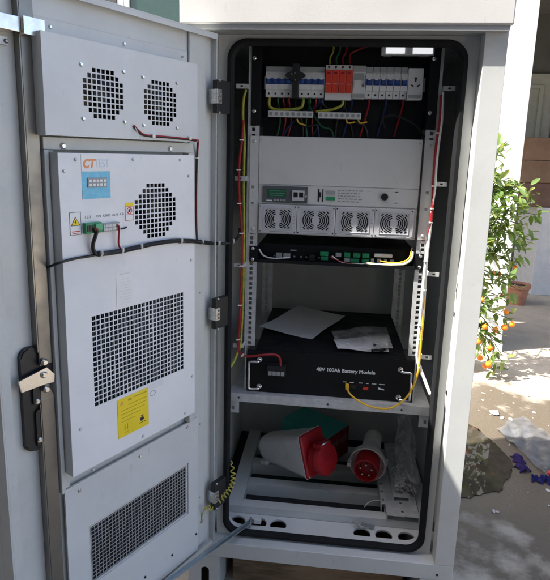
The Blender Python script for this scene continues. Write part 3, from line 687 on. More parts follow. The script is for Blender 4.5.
# --- filter panel with recessed wire mesh
s0, s1, z0, z1, nfp = 0.064, 0.4585, 0.2465, 0.6465, 0.0125
fp_ = thing('filter_panel', 'grey panel with a recessed wire mesh vent at the foot of the door', 'vent panel', ((s0 + s1) / 2, .0076, z0), door=True)
w0, w1, v0, v1 = 0.100, 0.4065, 0.3800, 0.5310
bm = B(); gridplate(bm, [s0, w0, w1, s1], [z0, v0, v1, z1], lambda i, j: not (i == 1 and j == 1), .0078, nfp); part('front_plate', bm, grey_sheet, fp_)
bm = B(); gridplate(bm, [w0 + .0005, w0 + .006, w1 - .005, w1 - .0005], [v0 + .0005, v0 + .006, v1 - .007, v1 - .0005], lambda i, j: not (i == 1 and j == 1), .0079, .0102); part('mesh_frame', bm, galv, fp_)
bm = B(); xx = [w0 + .0075 + k * .0094 for k in range(32)]
for x in xx: box(bm, x - .0008, x + .0008, .0083, .0093, v0 + .0065, v1 - .0075)
k = 0
while v0 + .0095 + k * .0094 < v1 - .008:
    z = v0 + .0095 + k * .0094; box(bm, w0 + .0065, w1 - .0055, .0094, .0103, z - .0008, z + .0008); k += 1
part('wire_mesh', bm, mat('mesh_wire', (0.42, 0.42, 0.43), .4, metal=.3), fp_)
bm = B(); box(bm, w0 + .001, w1 - .001, .0077, .0081, v0 + .001, v1 - .001); part('filter_pad', bm, rubber, fp_)
screws(fp_, [DP(x, y, nfp) for x, y in ((79.5, 490.5), (140, 456), (187, 427))], DNRM, .0045)
screws(fp_, [DP(x, y, nfp) for x, y in ((172, 555), (145, 577), (196, 534))], DNRM, .0032, darkint, name='rivet')
screws(fp_, [DP(x, y, nfp) for x, y in ((63, 493), )], DNRM, .0032, zinc)

# ============================================================ RACK EQUIPMENT
# --- breaker panel
YBK = 0.080
bp_ = thing('breaker_panel', 'black breaker mounting panel at the top of the rack', 'breaker panel', (0, 0.12, 1.390))
bm = B(); box(bm, -0.2185, 0.2185, 0.128, 0.131, 1.388, 1.660); part('back_plate', bm, blackm, bp_)
for s in (-1, 1):
    bm = B(); box(bm, min(s*.2195, s*.2445), max(s*.2195, s*.2445), 0.0745, 0.0772, 1.413, 1.640, .0006); box(bm, min(s*.2188, s*.2212), max(s*.2188, s*.2212), .0775, .131, 1.413, 1.640); part('ear', bm, blackm, bp_)
screws(bp_, [FP(x, y, .0745) for x, y in ((254.5, 58), (254, 111), (434.5, 59), (430, 113))], (0, -1, 0), .0052)
bm = B(); box(bm, -0.216, 0.216, 0.117, 0.1275, 1.5125, 1.5475); part('din_rail', bm, galv, bp_)
# breakers: body with stepped face
def breaker_thing(name, label, cat, x0, x1, z0, z1, poles, group=None, face=YBK, toggles=True, body=None):
    t = thing(name, label, cat, ((x0 + x1) / 2, 0.115, z0), group)
    body = body or breaker; h = z1 - z0; wdt = (x1 - x0) / poles
    bm = B(); pr = [(face + .010, 0), (face + .010, h * .22), (face + .004, h * .25), (face, h * .40), (face, h * .64), (face + .004, h * .80), (face + .010, h * .83), (face + .010, h), (.1165, h), (.1165, 0)]
    for k in range(poles):
        a, b_ = x0 + k * wdt + .0002, x0 + (k + 1) * wdt - .0002
        loft(bm, [[Vector((x, y, z0 + z)) for y, z in pr] for x in (a, b_)])
    bo = part('body', bm, body, t)
    bm = B(); box(bm, x0 + .0003, x1 - .0003, face + .0085, face + .0098, z1 - h * .15, z1 - .001); part('terminal_cover', bm, greyplastic, t)
    bm = B()
    for k in range(poles):
        c = x0 + (k + .5) * wdt
        for zz in (z0 + h * .11,): lathe(bm, (c, face + .0099, zz), (0, -1, 0), [(0, .0028), (.0006, .0028)], 10)
    part('terminal_hole', bm, darkint, t)
    if toggles:
        part('toggle_slot', box(B(), x0 + .0010, x1 - .0010, face - .0012, face - .0002, z0 + h * .41, z0 + h * .60), bluep, t)
        for k in range(poles):
            c = x0 + (k + .5) * wdt; bm = B(); box(bm, c - .0045, c + .0045, face - .0095, face - .0013, z0 + h * .44, z0 + h * .545, .0012); part('toggle', bm, bluep, t)
        bm = B()
        for k in range(poles):
            c = x0 + (k + .5) * wdt; box(bm, c - .0036, c + .0036, face - .0018, face - .0013, z0 + h * .575, z0 + h * .625)
        part('mark', bm, ink_w, t)
        bm = B()
        for k in range(poles):
            c = x0 + (k + .5) * wdt; box(bm, c - .0045, c + .002, face + .0025, face + .0033, z0 + h * .70, z0 + h * .715); box(bm, c - .001, c + .0018, face + .0025, face + .0033, z0 + h * .74, z0 + h * .765)
        part('small_print', bm, ink_g, t)
    return t
zb0, zb1 = 1.4905, 1.5685
xA = [FP(x, 80, YBK).x for x in (265.5, 292, 299, 325, 352.8, 366, 408, 423.5)]
breaker_thing('circuit_breaker', 'four-pole circuit breaker at the left end of the row', 'breaker', xA[0], xA[1], zb0, zb1, 4, 'circuit breakers')
breaker_thing('circuit_breaker', 'four-pole circuit breaker between black interlock and red surge arrester', 'breaker', xA[2], xA[3] - .001, zb0, zb1, 4, 'circuit breakers')
t = thing('interlock_lever', 'black interlock lever between the two four-pole breakers', 'lever', ((xA[1] + xA[2]) / 2, .115, zb0))
bm = B(); box(bm, xA[1] + .0008, xA[2] - .0008, .072, .1165, zb0 - .004, zb1 + .006, .001); part('slide_bar', bm, blackp, t)
bm = B(); cx = (xA[1] + xA[2]) / 2; cz = FP(295, 75.5, .07).z
prism(bm, [(cx + .027 * math.cos(a) * (1 if abs(math.cos(a)) < .7 else 1), cz + .0135 * math.sin(a) * (1 - .35 * abs(math.cos(a)))) for a in [2*math.pi*k/20 for k in range(20)]], .066, .0718); part('lever_plate', bm, blackp, t)
screws(t, [(cx - .001, .066, cz + .006), (cx, .066, cz - .012), (cx - .009, .066, cz + .003)], (0, -1, 0), .0022)
# surge arrester
t = thing('surge_arrester', 'red four-pole surge arrester in the breaker row', 'surge arrester', ((xA[3] + xA[4]) / 2, .115, zb0 - .004))
xa, xb = xA[3] + .0006, xA[4] - .0006
bm = B(); box(bm, xa, xb, YBK + .006, .1165, zb0 - .005, zb1 + .005, .001); part('base', bm, breaker, t)
for k in range(4):
    a = xa + k * (xb - xa) / 4; b_ = xa + (k + 1) * (xb - xa) / 4
    bm = B(); box(bm, a + .0006, b_ - .0006, YBK - .003, YBK + .0055, zb0 + .012, zb1 - .0085, .0012); pl = part('plug_module', bm, redp, t)
    bm = B(); box(bm, a + .005, b_ - .005, YBK - .0036, YBK - .0031, zb1 - .0185, zb1 - .0145); part('status_window', bm, red_dark, pl)
    bm = B(); box(bm, a + .003, b_ - .003, YBK - .0036, YBK - .0031, zb0 + .0335, zb0 + .0345); part('small_print', bm, ink_w, pl)
    bm = B(); lathe(bm, ((a + b_) / 2, YBK + .0058, zb1 + .000), (0, -1, 0), [(0, .003), (.0006, .003)], 10); part('terminal_hole', bm, darkint, t)
# meter module
t = thing('meter_module', 'narrow grey meter module with a small display in the breaker row', 'meter', ((xA[4] + xA[5]) / 2, .115, zb0))
xa, xb = xA[4] + .0004, xA[5] - .0006
bm = B(); box(bm, xa, xb, YBK + .004, .1165, zb0 - .001, zb1 + .004, .001); part('body', bm, breaker, t)
bm = B(); box(bm, xa + .0006, xb - .0006, YBK + .0028, YBK + .0038, zb1 - .012, zb1 + .003); part('terminal_cover', bm, greyplastic, t); bm = B(); box(bm, xa + .0006, xb - .0006, YBK + .0028, YBK + .0038, zb0 + .0005, zb0 + .010); part('terminal_cover', bm, greyplastic, t)
bm = B(); box(bm, xa + .004, xb - .004, YBK + .002, YBK + .0038, zb1 - .033, zb1 - .016, .0005); part('display', bm, mat('lcd', (.28, .31, .30), .3), t)
bm = B(); box(bm, xa + .004, xa + .012, YBK + .002, YBK + .0038, zb0 + .028, zb0 + .040); part('button', bm, whitep, t)
bm = B(); box(bm, xb - .008, xb - .005, YBK + .002, YBK + .0038, zb0 + .028, zb0 + .036); part('indicator', bm, blackp, t)
# six single-pole breakers
wd = (xA[6] - xA[5]) / 6; ords = ('first', 'second', 'third', 'fourth', 'fifth', 'sixth')
for k in range(6):
    a = xA[5] + k * wd
    breaker_thing('circuit_breaker', '%s single-pole breaker from the left among six right of the meter' % ords[k], 'breaker', a + .0003, a + wd - .0003, zb0 + .0, zb1 + .001, 1, 'single-pole breakers')
# socket
t = thing('power_socket', 'grey rail-mounted power socket at the right end of the breaker row', 'socket', ((xA[6] + xA[7]) / 2, .115, zb0))
xa, xb = xA[6] + .0006, xA[7]
bm = B(); box(bm, xa, xb, YBK + .002, .1165, zb0 - .002, zb1 - .001, .0012); part('body', bm, breaker, t)
cx = (xa + xb) / 2; zc = (zb0 + zb1) / 2
bm = B(); box(bm, cx - .002, cx + .002, YBK + .0008, YBK + .0018, zc + .004, zc + .015); ball(bm, (cx, YBK + .0014, zc + .012), .0035, 8, (1, .2, 1))
for s in (-1, 1): prism(bm, [(cx + s * .0035, zc - .006), (cx + s * .010, zc - .002), (cx + s * .0115, zc - .005), (cx + s * .005, zc - .010)], YBK + .0008, YBK + .0018)
part('contact_hole', bm, blackp, t)
bm = B(); box(bm, xa + .003, xb - .003, YBK + .0008, YBK + .0018, zb0 + .002, zb0 + .010); part('terminal_cover', bm, greyplastic, t)
# terminal bars
for (x0, y0, x1, y1), lb in (((268, 113.5, 313, 114.5), 'white screw terminal bar under the left breakers'), ((318, 115, 361, 116), 'white screw terminal bar under the surge arrester')):
    p0, p1 = FP(x0, y0, .09), FP(x1, y1, .09); z = (p0.z + p1.z) / 2
    t = thing('terminal_bar', lb, 'terminal bar', ((p0.x + p1.x) / 2, .10, z - .008), 'terminal bars')
    bm = B(); box(bm, p0.x, p1.x, .09, .106, z - .008, z + .008, .0008); box(bm, p0.x + .01, p0.x + .018, .1062, .1278, z - .004, z + .004); box(bm, p1.x - .018, p1.x - .010, .1062, .1278, z - .004, z + .004); part('bar', bm, whitep, t)
    for k in range(8):
        c = (p0.x + (k + .5) * (p1.x - p0.x) / 8, .09, z); bm = B(); lathe(bm, c, (0, -1, 0), [(0, .0048), (.0012, .0048), (.0012, .0030), (.0004, .0030)], 12); part('screw', bm, greyplastic, t, True)
# lamp bar, faintly lit
opal = mat('opal', (.85, .86, .88), .3); opal.node_tree.nodes['Principled BSDF'].inputs['Emission Color'].default_value = (.95, .97, 1, 1); opal.node_tree.nodes['Principled BSDF'].inputs['Emission Strength'].default_value = 0.22
p0, p1 = FP(382, 46.5, .07), FP(434.5, 55, .07)
t = thing('cabinet_lamp', 'slim grey lamp bar with two white covers above the sockets', 'lamp', ((p0.x + p1.x) / 2, .085, p1.z))
bm = B(); box(bm, p0.x, p1.x, .072, .092, p1.z, p0.z, .0015); box(bm, p0.x + .01, p0.x + .03, .0922, .1278, p1.z + .004, p0.z - .004); box(bm, p1.x - .03, p1.x - .01, .0922, .1278, p1.z + .004, p0.z - .004); part('housing', bm, galv, t)
for a, b_ in ((386, 405), (413, 433)):
    bm = B(); box(bm, FP(a, 50, .07).x, FP(b_, 50, .07).x, .0690, .0718, p1.z + .003, p0.z - .002, .001); part('lamp_cover', bm, opal, t)
# wires of the breaker panel
def wire(name, label, pts, r, mt, seg=7, cat='wire', group=None, sub=6, ties=None, tn=None):
    t_ = B(); tube(t_, pts, r, seg, sub); o = single(name, t_, mt, label, cat, tuple(pts[0]), True, group)
    return o
def pw(*pts, Y=.1): return [FP(x, y, Y) if len((x, y)) == 2 else None for x, y in pts]
G = 'wires of the breaker panel'
wire('wire', 'yellow-green wire looping under the left breaker pair', pw((269.5, 96), (269.5, 106), (276, 109.5), (288, 109.5), (300, 108), (303, 103), (303, 95)), .0040, wire_yg, group=G)
for px, mt_, lb in ((278, wire_grn, 'green wire under the leftmost breaker'), (283.5, wire_red, 'red wire under the leftmost breaker'), (289, wire_red, 'red wire beside the interlock under the leftmost breaker')):
    wire('wire', lb, [FP(px, 96, .10), FP(px, 102, .10), FP(px + 1, 107, .116), FP(px + 2, 122, .124), FP(px - 1, 136, .126)], .0024, mt_, group=G)
for px, mt_, lb in ((310, wire_grn, 'green wire under the second four-pole breaker'), (316, wire_red, 'red wire under the second four-pole breaker'), (322, wire_blu, 'blue wire under the second four-pole breaker')):
    wire('wire', lb, [FP(px, 96, .10), FP(px, 102, .10), FP(px - 1, 107, .116), FP(px - 4, 122, .124), FP(px - 3, 137, .126)], .0024, mt_, group=G)
wire('wire', 'yellow-green wire from the surge arrester to the terminal bar', pw((343, 99), (342, 105), (334, 109), (322, 111), (316, 111.5)), .0038, wire_yg, group=G)
for k, px in enumerate((297, 346, 358)): wire('wire', ('short yellow wire below the left terminal bar', 'short yellow wire below the middle of the right terminal bar', 'short yellow wire at the right end of the terminal bar')[k], pw((px, 119), (px + 2, 123), (px + 9, 125.5 if k == 0 else 122), Y=.10), .0022, wire_yel, group=G)
for px, mt_, lb in ((369, wire_red, 'red wire dropping below the single-pole breakers'), (386, wire_blu, 'blue wire dropping below the single-pole breakers'), (403, wire_red, 'dark red wire under the last single-pole breaker'), (352, wire_blu, 'blue wire under the surge arrester')):
    wire('wire', lb, [FP(px, 98, .10), FP(px, 104, .108), FP(px - 2, 112, .120), FP(px - 6, 126, .124), FP(px - 9, 136.5, .126)], .0026, mt_, group=G)
for px, mt_, lb in ((330, wire_yg, 'yellow-green wire above the surge arrester'), (336.5, wire_grn, 'green wire above the surge arrester'), (343, wire_red, 'red wire above the surge arrester'), (350, wire_red, 'red wire curving left of the lamp bar')):
    wire('wire', lb, [FP(px, 64, .105), FP(px, 58, .112), FP(px + 3, 52, .122), FP(px + (24 if px == 350 else 4), 44, .124)], .0024, mt_, group=G)
wire('wire', 'black cable loop hanging in the dark below the breakers', [FP(385, 128, .11), FP(383, 118, .10), FP(396, 116, .095), FP(415, 125, .095), FP(424, 137, .10)], .003, wire_blk, group=G)

# messy bundle behind the terminal bars
rr = random.Random(77); xs_ = sorted(rr.uniform(266, 360) for _ in range(8)); lbs_ = []
for k in range(8): lbs_.append('green wire tangled behind the left terminal bar' if k == 3 else 'blue wire tangled behind the right terminal bar' if k == 4 else '%s black wire from the left in the tangle under the breakers' % ('first', 'second', 'third', '', '', 'fourth', 'fifth', 'sixth')[k])
for k in range(8):
    x0_ = xs_[k]; x1_ = x0_ + rr.uniform(-38, 44); m_ = wire_grn if k == 3 else wire_blu if k == 4 else wire_blk
    wire('wire', lbs_[k], [FP(x0_, 97, .108), FP(x0_ + rr.uniform(-2, 2), 105, .115), FP((x0_ + x1_) / 2, rr.uniform(112, 128), rr.uniform(.112, .122)), FP(x1_, rr.uniform(122, 132), .121), FP(x1_ + rr.uniform(-6, 6), 137, .126)], rr.uniform(.0018, .0030), m_, group='tangled wires under the breakers')
# --- power shelf
YR = 0.0748
ps = thing('power_shelf', 'white rack power shelf with a blank upper panel and control strip', 'power shelf', (0, .2, 1.1195))
zt = 1.3864
bm = B(); box(bm, -0.2185, 0.2140, .0775, .40, 1.122, zt - .001, .0008); part('chassis', bm, shelf_sheet, ps)
for s in (-1, 1):
    bm = B(); xs = sorted([s * .2205, s * .2325, s * .2405, s * .2445]); gridplate(bm, xs, [1.1197, 1.133, 1.140, 1.1995, 1.2065, 1.2435, 1.2515, 1.368, 1.376, zt], lambda i, j: not (xs[i] < s * .2365 < xs[i + 1] and j in (3, 5)), YR, YR + .0022)
    part('ear', bm, shelf_sheet, ps)
screws(ps, [(s * .2330, YR, z) for s in (-1, 1) for z in (1.372, 1.131)], (0, -1, 0), .0048, galv)
bm = B(); box(bm, -0.2195, 0.2145, YR - .0012, YR + .0022, 1.2570, zt, .0006); part('blank_panel', bm, shelf_sheet, ps)
screws(ps, [(x, YR - .0012, 1.376) for x in (-.213, .208)], (0, -1, 0), .0026, galv)
bm = B(); box(bm, -0.2190, 0.2140, YR + .0002, YR + .0024, 1.2055, 1.2562); part('control_strip', bm, shelf_sheet, ps)
bm = B(); lathe(bm, (0.1248, YR, 1.2335), (0, -1, 0), [(0, .0095), (.006, .0095), (.007, .0085)], 20); part('knob', bm, blackp, ps, True)
bm = B()
for x, w_ in ((-0.055, .004), (-0.043, .003)): box(bm, x, x + w_, YR - .0006, YR, 1.214, 1.249)
part('slot', bm, blackp, ps)
bm = B(); box(bm, -0.052, -0.046, YR - .002, YR, 1.226, 1.240, .0005); part('switch', bm, blackp, ps)
for z, mt_ in ((1.236, greyplastic), (1.219, greenp)):
    bm = B(); box(bm, -0.033, -0.008, YR - .003, YR, z, z + .009, .0006); part('terminal', bm, mt_, ps)
bm = B(); rr = random.Random(5)
for j in range(5):
    x = -0.001
    while x < .058: l = rr.uniform(.004, .011); box(bm, x, x + l, YR - .0003, YR, 1.2150 + j * .0075, 1.2180 + j * .0075); x += l + .003
part('small_print', bm, ink_g, ps)
bm = B()
for x in (0.078, 0.149, 0.153): box(bm, x, x + .010, YR - .0003, YR, 1.2455, 1.2475); box(bm, x, x + .010, YR - .0003, YR, 1.2165, 1.2185)
part('small_print', bm, mat('ink_pale2', (.5, .5, .5), .6, var=0), ps)
bm = B(); box(bm, -0.2185, 0.214, YR + .001, .20, 1.1195, 1.1218); part('lower_lip', bm, galv, ps)
# controller module
t = thing('controller_module', 'dark controller module with green display and twin network sockets', 'controller', (-0.145, YR, 1.2075))
bm = B(); box(bm, -0.2075, -0.0830, YR - .0045, YR, 1.2075, 1.2530, .0008); part('front_plate', bm, mat('dark_grey', (.10, .105, .11), .4), t)
bm = B(); box(bm, -0.193, -0.142, YR - .0055, YR - .0046, 1.222, 1.245); part('display', bm, mat('lcd_green', (.03, .10, .06), .25), t)
bm = B()
for j in range(3): box(bm, -0.188, -0.150 + .004 * j, YR - .0058, YR - .0056, 1.2265 + j * .006, 1.2285 + j * .006)
part('display_text', bm, mat('lcd_text', (.08, .30, .17), .4, var=0), t)
bm = B(); gridplate(bm, [-.1245, -.1215, -.1095, -.1065, -.0945, -.0915], [1.215, 1.224, 1.238, 1.243], lambda i, j: not (i in (1, 3) and j == 1), YR - .010, YR - .0046); part('network_socket', bm, galv, t)
bm = B(); box(bm, -.1205, -.1105, YR - .0062, YR - .0058, 1.2245, 1.2375); box(bm, -.1055, -.0955, YR - .0062, YR - .0058, 1.2245, 1.2375); part('socket_cavity', bm, blackp, t)
bm = B()
for k in range(4): box(bm, -.176 + k * .009, -.170 + k * .009, YR - .0065, YR - .0046, 1.2125, 1.2165)
part('button', bm, greyplastic, t)
bm = B(); box(bm, -.196, -.180, YR - .0052, YR - .0046, 1.2110, 1.2145); part('label_strip', bm, sticker_w, t)
bm = B(); lathe(bm, (-.0875, YR - .0046, 1.228), (0, -1, 0), [(0, .0035), (.007, .0035)], 10); part('thumb_screw', bm, zinc, t, True)
# rectifier modules
RW, RH = 0.1045, 0.0795
def rectifier():
    x0 = -0.2157
    t = thing('rectifier_module', 'leftmost of the four silver rectifier modules with fan grilles', 'rectifier', (x0 + RW / 2, YR, 1.1225), 'rectifier modules')
    cx, cz = x0 + RW / 2, 1.1225 + RH / 2
    bm = B(); box(bm, x0, x0 + RW, YR - .006, YR - .0003, 1.1225, 1.1225 + RH, .0012); part('front_plate', bm, mat('silver_paint', (.62, .62, .64), .36, metal=.25, var=.03), t)
    bm = B(); gridplate(bm, [cx - .040, cx - .0388, cx + .0388, cx + .040], [cz - .030, cz - .0288, cz + .0288, cz + .030], lambda i, j: not (i == 1 and j == 1), YR - .0072, YR - .0061); part('grille_rim', bm, galv, t)
    bm = B()
    strokes = [(a, r_, R(38)) for a in (0, 180) for r_ in (.0115, .0165, .0215, .0265, .0315)] + [(a, r_, R(h_)) for a in (58, 122, 238, 302) for r_, h_ in ((.0150, 15), (.0200, 17), (.0250, 17), (.0300, 15))] + [(a, r_, R(9)) for a in (42, 138, 222, 318) for r_ in (.0365, .041)]
    for a0, rr, half in strokes:
        P = []
        for s_ in range(7):
            a = R(a0) - half + 2 * half * s_ / 6
            P.append([(1.12 * (rr + d) * math.cos(a), 1.0 * (rr + d) * math.sin(a)) for d in (-.0014, .0014)])
        for A_, C_ in zip(P, P[1:]):
            if max(abs(p[1]) for p in A_ + C_) > .0277 or max(abs(p[0]) for p in A_ + C_) > .0378: continue
            prism(bm, [(cx + p[0], cz + p[1]) for p in (A_[0], A_[1], C_[1], C_[0])], YR - .0066, YR - .0061)
    part('vent_slots', bm, blackm, t)
    screws(t, [(x0 + .004, YR - .006, 1.1225 + .005), (x0 + RW - .004, YR - .006, 1.1225 + .005), (x0 + .004, YR - .006, 1.1225 + RH - .005), (x0 + RW - .004, YR - .006, 1.1225 + RH - .005)], (0, -1, 0), .0018, darkint)
    bm = B()
    for k in range(3): box(bm, x0 + RW - .0078, x0 + RW - .0058, YR - .0066, YR - .0061, cz - .012 + k * .009, cz - .009 + k * .009)
    part('indicator', bm, greyplastic, t)
    bm = B(); box(bm, x0 + .030, x0 + RW - .018, YR - .0064, YR - .0061, 1.1225 + .0035, 1.1225 + .0050); part('small_print', bm, ink_g, t)
    return t
rc0 = rectifier()
for k, lb in ((1, 'second from the left of the silver rectifier modules, beside the leftmost'), (2, 'third from the left of the silver rectifier modules'), (3, 'rightmost of the four silver rectifier modules with fan grilles')):
    copy_tree(rc0, rc0.location + Vector((k * 0.1058, 0, 0)), lb)
# --- black patch unit
zu0, zu1 = 1.0370, 1.0815
pu = thing('terminal_unit', 'black one-unit rack tray crowded with green terminals and leads', 'terminal tray', (0, .15, zu0))
bm = B(); box(bm, -0.2185, 0.2185, .108, .34, zu0, zu1 + .004, .001); part('chassis', bm, blackm, pu)
bm = B(); box(bm, -0.2185, 0.2185, YR - .006, .1078, zu0, zu0 + .002); box(bm, -0.2185, 0.2185, YR - .006, YR - .004, zu0 + .0022, zu0 + .009); part('tray', bm, blackm, pu)
for s in (-1, 1):
    bm = B(); box(bm, min(s*.219, s*.2415), max(s*.219, s*.2415), YR, YR + .0025, zu0, zu1, .0006); box(bm, min(s*.2187, s*.2205), max(s*.2187, s*.2205), YR + .0027, .12, zu0, zu1); part('ear', bm, blackm, pu)
screws(pu, [(s * .232, YR, z) for s in (-1, 1) for z in (zu0 + .007, zu1 - .007)], (0, -1, 0), .0048)
def ux(px): return FP(px, 258, .10).x
for a, b_, zlo, zhi, mt_ in ((276, 282, .010, .024, greyplastic), (283.5, 290, .010, .024, greyplastic), (309, 315, .006, .024, blackp), (320, 328, .022, .034, greenp), (321, 328, .010, .020, greenp), (335.5, 341, .021, .032, greyplastic), (344, 350, .021, .034, greenp), (344, 350, .008, .018, greyplastic), (353, 360, .022, .034, greenp), (350.5, 359, .007, .018, greenp), (362, 369, .022, .034, greenp), (362, 369, .008, .018, greenp), (371, 374, .008, .020, greyplastic), (377, 381, .008, .020, greyplastic), (384, 387, .008, .020, greyplastic), (390, 394, .008, .020, greyplastic), (374, 392, .026, .035, whitep)):
    bm = B(); box(bm, ux(a), ux(b_), .094, .1078, zu0 + zlo, zu0 + zhi, .0006); part('terminal_block', bm, mt_, pu)
bm = B()
for px in (273, 293, 300, 305, 318, 332, 401, 406): box(bm, ux(px), ux(px) + .006, .1065, .1078, zu0 + .012, zu0 + .016)
box(bm, ux(290), ux(296), .1065, .1078, zu0 + .030, zu0 + .034); part('panel_mark', bm, ink_g, pu)
G = 'leads on the black terminal tray'
wire('lead', 'pale lead lying in the left end of the black tray', [FP(259, 249, .085), FP(264, 256, .085), FP(275, 258.5, .084), FP(290, 257.5, .09)], .0022, wire_wht, group=G)
wire('lead', 'cream lead bundle along the right end of the black tray', [FP(366, 263.5, .078), FP(378, 264.5, .074), FP(392, 265, .072), FP(404, 264, .071), FP(411, 259.5, .072), FP(413, 252, .08)], .0036, mat('cream_wire', (.80, .72, .48), .45), group=G)
wire('lead', 'thin yellow lead above the cream bundle', [FP(380, 261, .082), FP(392, 263, .078), FP(402, 262, .075), FP(409, 258, .075), FP(412, 248, .082)], .0018, wire_yel, group=G)
wire('lead', 'red lead twisting across the middle of the black tray', [FP(330, 257, .09), FP(337, 260, .082), FP(346, 263, .078), FP(356, 263.5, .084)], .0016, wire_red, group=G)
wire('lead', 'white lead twisting across the middle of the black tray', [FP(332, 256, .09), FP(340, 261.5, .080), FP(350, 264, .077), FP(366, 263.5, .078)], .0018, wire_wht, group=G)

# --- battery module
zb, ztb = 0.6435, 0.7745
bt = thing('battery_module', 'black rack battery module with white lettering and two chrome handles', 'battery', (0, .28, zb))
bm = B(); box(bm, -0.2185, 0.2185, .0785, .515, zb, ztb, .0012); part('case', bm, blackm, bt)
bm = B(); box(bm, -0.2415, 0.2415, YR - .001, .0782, zb + .0008, ztb - .002, .0008); part('front_panel', bm, blackm, bt)
text('48V 100Ah Battery Module', 0.0152, ink_w, bt, (FP(316.5, 369, YR - .0012).x, YR - .0013, FP(344, 372.5, YR - .0012).z), (1, 0, 0), (0, 0, 1), bold=.00035)
def handle(x, z0_, z1_, s):
    bm = B(); y = YR - .001; xi = x - s * .028
    tube(bm, [(xi, y, z1_), (xi, y - .016, z1_), (xi + s * .003, y - .021, z1_), (x - s * .008, y - .024, z1_), (x - s * .001, y - .024, z1_ - .002), (x, y - .024, z1_ - .009), (x, y - .024, (z0_ + z1_) / 2), (x, y - .024, z0_ + .009), (x - s * .001, y - .024, z0_ + .002), (x - s * .008, y - .024, z0_), (xi + s * .003, y - .021, z0_), (xi, y - .016, z0_), (xi, y, z0_)], .0036, 9, 4)
    for z in (z0_, z1_): lathe(bm, (xi, y, z), (0, -1, 0), [(0, .0075), (.003, .0075), (.004, .006)], 14)
    return bm
part('handle', handle(-0.2325, 0.662, 0.746, -1), chrome, bt, True); part('handle', handle(0.2295, 0.659, 0.744, 1), chrome, bt, True)
tb = part('terminal_block', box(B(), FP(267, 370, YR - .02).x, FP(285.5, 370, YR - .02).x, YR - .024, YR - .0012, .706, .737, .001), blackp, bt)
for k in range(4):
    a = FP(268.5, 370, YR - .02).x + k * .0122; bm = B(); box(bm, a, a + .0098, YR - .0262, YR - .0241, .7085, .7205, .0006); part('terminal_tab', bm, greyplastic, tb)
bm = B()
for px, w_ in ((343, .010), (349.5, .012), (359, .010), (366, .007), (372, .012), (379, .016)): box(bm, FP(px, 384, YR).x, FP(px, 384, YR).x + w_, YR - .0014, YR - .001, .6925, .6945)
part('small_print', bm, ink_w, bt)
bm = B(); box(bm, FP(350, 388, YR).x, FP(356, 388, YR).x, YR - .002, YR - .001, .676, .687); part('network_socket', bm, blackp, bt)
bm = B(); box(bm, FP(363, 389, YR).x, FP(368, 389, YR).x, YR - .003, YR - .001, .674, .682); part('switch', bm, redp, bt)
bm = B(); prism(bm, [(FP(378, 389, YR).x, .678), (FP(384, 390, YR).x, .676), (FP(384, 390, YR).x, .679), (FP(378, 388, YR).x, .684)], YR - .0014, YR - .001); part('mark', bm, ink_w, bt)

# --- papers and bag on the battery
def paper_sheet(c, name, mt, label, cat, lift, th=.0006, wav=.004, seed=1, nu=14, nv=12, drop=None):
    r_ = random.Random(seed); ph = [r_.uniform(0, 6) for _ in range(4)]
    c = [Vector(p) for p in c]
    def fn(u, v):
        p = (c[0] * (1 - u) + c[1] * u) * (1 - v) + (c[3] * (1 - u) + c[2] * u) * v
        p = p + Vector((0, 0, lift + wav * (.6 + .5 * math.sin(3.1 * u + ph[0]) * math.cos(2.3 * v + ph[1]) + .4 * math.sin(7 * u + ph[2] + 3 * v)) * 1.0))
        return p
    bm = B(); sheet(bm, fn, nu, nv, th); return single(name, bm, mt, label, cat, tuple((c[0] + c[2]) / 2), True)
zz = ztb + .002
a_, b_, c_, d_ = GP(259, 329, zz), GP(300, 306, zz + .012), GP(345, 318, zz), GP(312, 339, zz)
paper_sheet((a_, b_, c_, d_), 'paper_sheet', paper, 'white sheet of paper lying at the back left of the battery top', 'paper', .001, wav=.007, seed=4)
a_, b_, c_, d_ = GP(338, 352, zz), GP(389, 354, zz), GP(386, 330, zz), GP(331, 334, zz)
paper_sheet((a_ + (d_ - a_) * .06, b_ + (c_ - b_) * .04, b_ * .35 + c_ * .65, a_ * .35 + d_ * .65), 'manual_sheet', paper, 'folded white leaflet inside the clear bag on the battery', 'paper', .001, wav=.005, seed=8)
paper_sheet((a_, b_ + Vector((.01, 0, 0)), c_, d_), 'plastic_bag', film, 'clear plastic bag over a leaflet on the battery top', 'bag', .008, th=0, wav=.009, seed=9, nu=26, nv=22)
bm = B(); c = GP(380, 348, zz + .012); rr = random.Random(2)
for k in range(14):
    p = c + Vector((rr.uniform(-.022, .022), rr.uniform(-.018, .018), rr.uniform(-.008, .004))); box(bm, -.006, .006, -.004, .004, -.004, .004, .001, Matrix.Translation(p) @ Matrix.Rotation(rr.uniform(0, 3), 4, 'Z') @ Matrix.Rotation(rr.uniform(-.6, .6), 4, 'X'))
single('fitting_heap', bm, blackp, 'small heap of black plastic fittings on the leaflet bag', 'fittings', tuple(c), kind='stuff')

# ============================================================ LOWER COMPARTMENT
ZF = 0.2478
